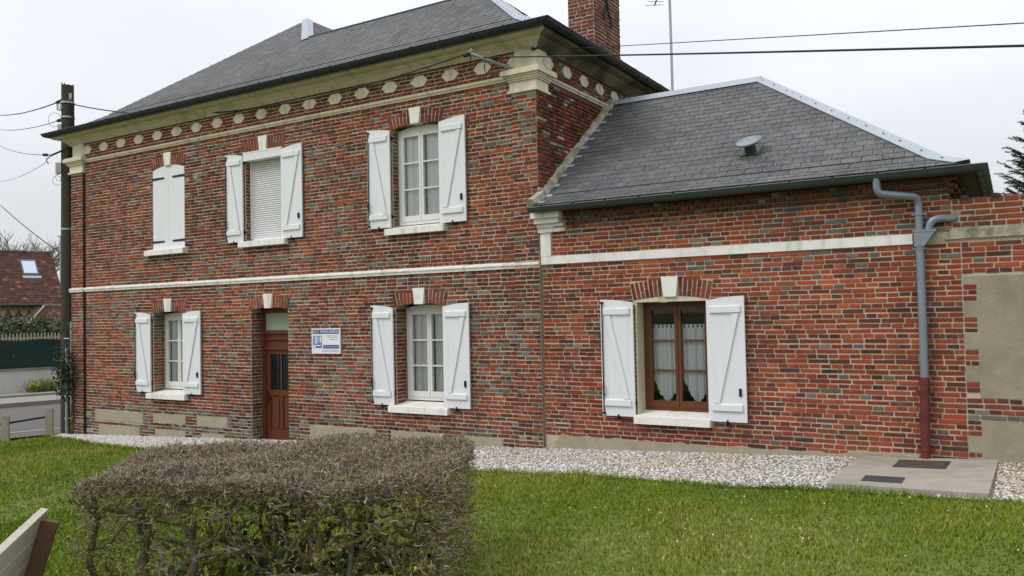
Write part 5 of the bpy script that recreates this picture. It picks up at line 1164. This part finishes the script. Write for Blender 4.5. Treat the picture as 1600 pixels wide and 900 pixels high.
for k in range(5): dx = .13 + .012 * math.sin(k * 3); mb.tube([at(dx + .02 * math.sin(z * 3 + k), z, .04 + .02 * k) for z in np.linspace(5.0, 7.0, 9)], .007, 4)
for (dx, z, r) in ((-.3, 6.62, .15), (-.25, 5.22, .1), (-.2, 5.3, .08)):
    mb.tube([at(dx + r * math.cos(a), z + r * math.sin(a) * 1.1, .1) for a in np.linspace(0, 5.4, 12)], .005, 4)
for z0, z1 in ((-.6, 6.0), (-.5, 4.2)): mb.tube([at(-.13 + .012 * math.sin(z * 1.3 + z1), z, .09) for z in np.linspace(z0, z1, 14)], .012, 5)
mb.build('pole_wiring', 'cable', up_, kind='stuff')
mb = MB(); mb.tube([at(.1, 6.0, .1), at(-.05, 5.93, .14), at(-.4, 5.78, .16)], .022, 6); mb.tube([at(-.4, 5.78, .16), at(-.5, 5.68, .16), at(-.44, 5.6, .16)], .012, 5); mb.build('bracket_arm', 'iron', up_)
mb = MB()
a_, b_ = at(-.12, 7.05, .1), Vector((-19.9, .62, 7.25))
CAB = [  # end points on the pole and far away, sag, radius, label
 (Vector((-18.52, .25, 7.08)), Vector((-33, 6.2, 9.98)), .1, .016, 'thick black overhead cable running left from just below the top of the pole'),
 (Vector((-18.55, .22, 6.62)), Vector((-33, 6.2, 9.42)), .1, .010, 'thin black overhead cable running left, second from the top of the pole'),
 (Vector((-18.85, .12, 5.83)), Vector((-33, 6.2, 8.79)), .1, .009, 'black overhead wire running almost level to the left at eaves height'),
 (Vector((-18.9, .1, 5.68)), Vector((-33, 6.2, 7.42)), .1, .006, 'very thin pale wire falling steeply to the left below the eaves'),
 (Vector((-18.52, .22, 3.52)), Vector((-33, 6.2, 6.52)), .06, .014, 'black cable meeting the pole lowest of the wires on the left'),
 (Vector((-18.42, .42, 7.0)), Vector((-6.68, -.61, 5.77)), .52, .013, 'black cable slung before the roof from the pole to the frieze bracket'),
]
for (p, q, sg_, r, lb) in CAB:
    o = thing('overhead_cable', tuple(p), lb, 'cable', 'overhead cables'); mb = MB()
    mb.tube([p.lerp(q, t) - Vector((0, 0, 4 * sg_ * t * (1 - t))) for t in np.linspace(0, 1, 25)], r, 5); mb.build('wire', 'cable', o)
def beyond(p, q, k): return p + (q - p) * k
for p, q, sg_, r, lb in ((Vector((-6.55, -.42, 5.73)), Vector((.11, -4, 3.70)), .02, .009, 'thick black cable running right from the bracket on the frieze across the sky'), (Vector((-5.55, .44, 5.9)), Vector((.15, -2.6, 4.24)), .0, .005, 'thinner wire above the thick one, running right from under the side eaves')):
    o = thing('overhead_cable', tuple(p), lb, 'cable', 'overhead cables'); q2 = beyond(p, q, 1.5); mb = MB()
    mb.tube([p.lerp(q2, t) - Vector((0, 0, 4 * sg_ * t * (1 - t))) for t in np.linspace(0, 1, 21)], r, 6); mb.build('wire', 'cable', o)
mb = MB()                                                    # dead-end fittings beside the pole
for (p, q, sg_, r, lb), ts in zip(CAB[:3], ((.015, .03, .045, .06), (.018, .03), (.04, .07))):
    for t in ts:
        a = p.lerp(q, t) - Vector((0, 0, 4 * sg_ * t * (1 - t))); d = (q - p).normalized(); mb.tube([a - d * .07, a - d * .05, a + d * .05, a + d * .07], [.014, .04, .04, .014], 6)
p0 = CAB[0][0]; d = (CAB[0][1] - p0).normalized()
mb.tube([p0 + d * 1.0, p0 + d * .95 + Vector((0, 0, -.2)), p0 + d * .5 + Vector((0, 0, -.22)), p0 + Vector((0, 0, -.28))], .012, 5)
for s in (.25, .5, .75): mb.tube([p0 + d * s, p0 + d * (s - .05) + Vector((0, 0, -.13)), p0 + d * (s - .12) + Vector((0, 0, -.24))], .007, 4)
mb.build('cable_fittings', 'cable', up_, kind='stuff')
# ivy between the pole and the wall corner
iv = thing('ivy_plant', (-17.85, -.1, -.5), 'dark ivy climbing between the pole conduits and the brick corner', 'ivy')
def ivp(n):
    m = int(n * .72); x = np.concatenate([-17.74 + R_.normal(0, .16, m), -17.98 + R_.normal(0, .06, n - m)]); z = np.concatenate([R_.normal(.8, .3, m), R_.uniform(.4, 2.7, n - m)]); y = np.concatenate([-.12 - np.abs(R_.normal(0, .1, m)), .22 + R_.normal(0, .06, n - m)])
    k = (z > .1) & ~((z < .4) & (np.abs(x + 17.72) > .12)); return np.stack([x, y, z], 1)[k]
leaf_soup(1500, ivp, .055, [(.022, .04, .018), (.034, .058, .026), (.014, .028, .014), (.05, .06, .03)], name='leaves', parent=iv)
mb = MB()
for i in range(7):
    x = -17.76 + rnd.uniform(-.1, .1); mb.tube([(x, -.06, -.5), (x + rnd.uniform(-.05, .05), -.06, .1), (x + rnd.uniform(-.15, .15), -.07, .7), (x + rnd.uniform(-.25, .2), -.06, 1.5)], [.014, .011, .008, .004], 5, (.06, .045, .03))
mb.build('stems', 'bark', iv, kind='stuff')

# ================================================================ ANTENNA
an = thing('tv_antenna', (-4.98, 3.2, 5.3), 'thin grey antenna mast with a small dark aerial behind the annex ridge', 'antenna')
mb = MB(); mb.tube([(-4.98, 3.2, 5.2), (-5.0, 3.2, 9.4)], .024, 8); mb.build('mast', 'galvanised', an)
A, B = Vector((-5.2, 3.0, 7.28)), Vector((-4.98, 3.16, 7.92)); mb = MB(); mb.tube([A, B], .012, 6); mb.build('boom', 'iron', an)
for i in range(11):
    p = A.lerp(B, i / 10 * .97 + .01); h = .13 if i % 2 else .16; mb = MB(); e_ = Vector((.86, .5, 0)); mb.tube([p - e_ * h, p + e_ * h], .0045, 4); mb.build('element', 'iron', an)

# ================================================================ SPRUCE
sp = thing('spruce_tree', (1.5, 7.2, .2), 'dark green spruce rising behind the boundary wall at the right edge', 'tree')
mb = MB(); mb.tube([(1.5, 7.2, -.1), (1.5, 7.2, 4), (1.5, 7.2, 8.3)], [.16, .1, .02], 8, (.08, .06, .045)); mb.build('trunk', 'bark', sp)
bmb = MB(); PV, DV = [], []
nb = 700
for i in range(nb):
    z = lerp(1.6, 8.1, (i + rnd.random()) / nb); th = i * 2.399; Lb = (8.6 - z) * .31 * rnd.uniform(.82, 1.08) + .12
    d = Vector((math.cos(th), math.sin(th), .25)); p = Vector((1.5, 7.2, z)); q = [p, p + d * Lb * .4 + Vector((0, 0, -.06)), p + d * Lb * .75, p + d * Lb + Vector((0, 0, .10 * Lb))]
    bmb.tube(q, [.018, .014, .009, .004], 4, (.07, .055, .04), cap=False)
    for j in range(20):
        t = .12 + .88 * (j + rnd.random()) / 20; k = min(2, int(t * 3)); s = q[k].lerp(q[k + 1], t * 3 - k); sd_ = Vector((-d.y, d.x, 0)) * rnd.choice((-1, 1))
        v = (d * rnd.uniform(.5, 1.1) + sd_ * rnd.uniform(.15, .9) + Vector((0, 0, rnd.uniform(-.25, .3)))).normalized(); l = Lb * .26 * (1.15 - t) + .07
        bmb.tube([s, s + v * l], [.005, .003], 3, (.09, .075, .05), cap=False)
        m = int(l / .0085) + 4
        for f_ in np.linspace(0, 1, m): PV.append(s + v * l * f_); DV.append(v)
    for f_ in np.linspace(.55, 1.0, 40): k = min(2, int(f_ * 2.999)); PV.append(q[k].lerp(q[k + 1], f_ * 3 - k if f_ < 1 else 1)); DV.append((q[3] - q[2]).normalized())
bmb.build('branches', 'bark', sp, kind='stuff')
P = np.array([list(p) for p in PV]); D = np.array([list(p) for p in DV]); n = len(P); P, D = np.repeat(P, 2, 0), np.repeat(D, 2, 0); n = len(P)
d = D * .75 + R_.normal(0, .62, (n, 3)); d /= np.linalg.norm(d, axis=1, keepdims=True); s = np.cross(d, R_.normal(0, 1, (n, 3))); s /= np.linalg.norm(s, axis=1, keepdims=True)
L = R_.uniform(.03, .055, n)[:, None]; V = np.stack([P + s * .006, P - s * .006, P + d * L], 1).reshape(-1, 3)
o = np_mesh('crown', V, np.arange(3 * n).reshape(-1, 3), np.array([(.018, .042, .022), (.028, .058, .028), (.012, .03, .018), (.04, .068, .03)])[R_.choice(4, n)] * R_.uniform(.75, 1.2, (n, 1)), 'leaf'); o.parent = sp; o.location = -sp.location
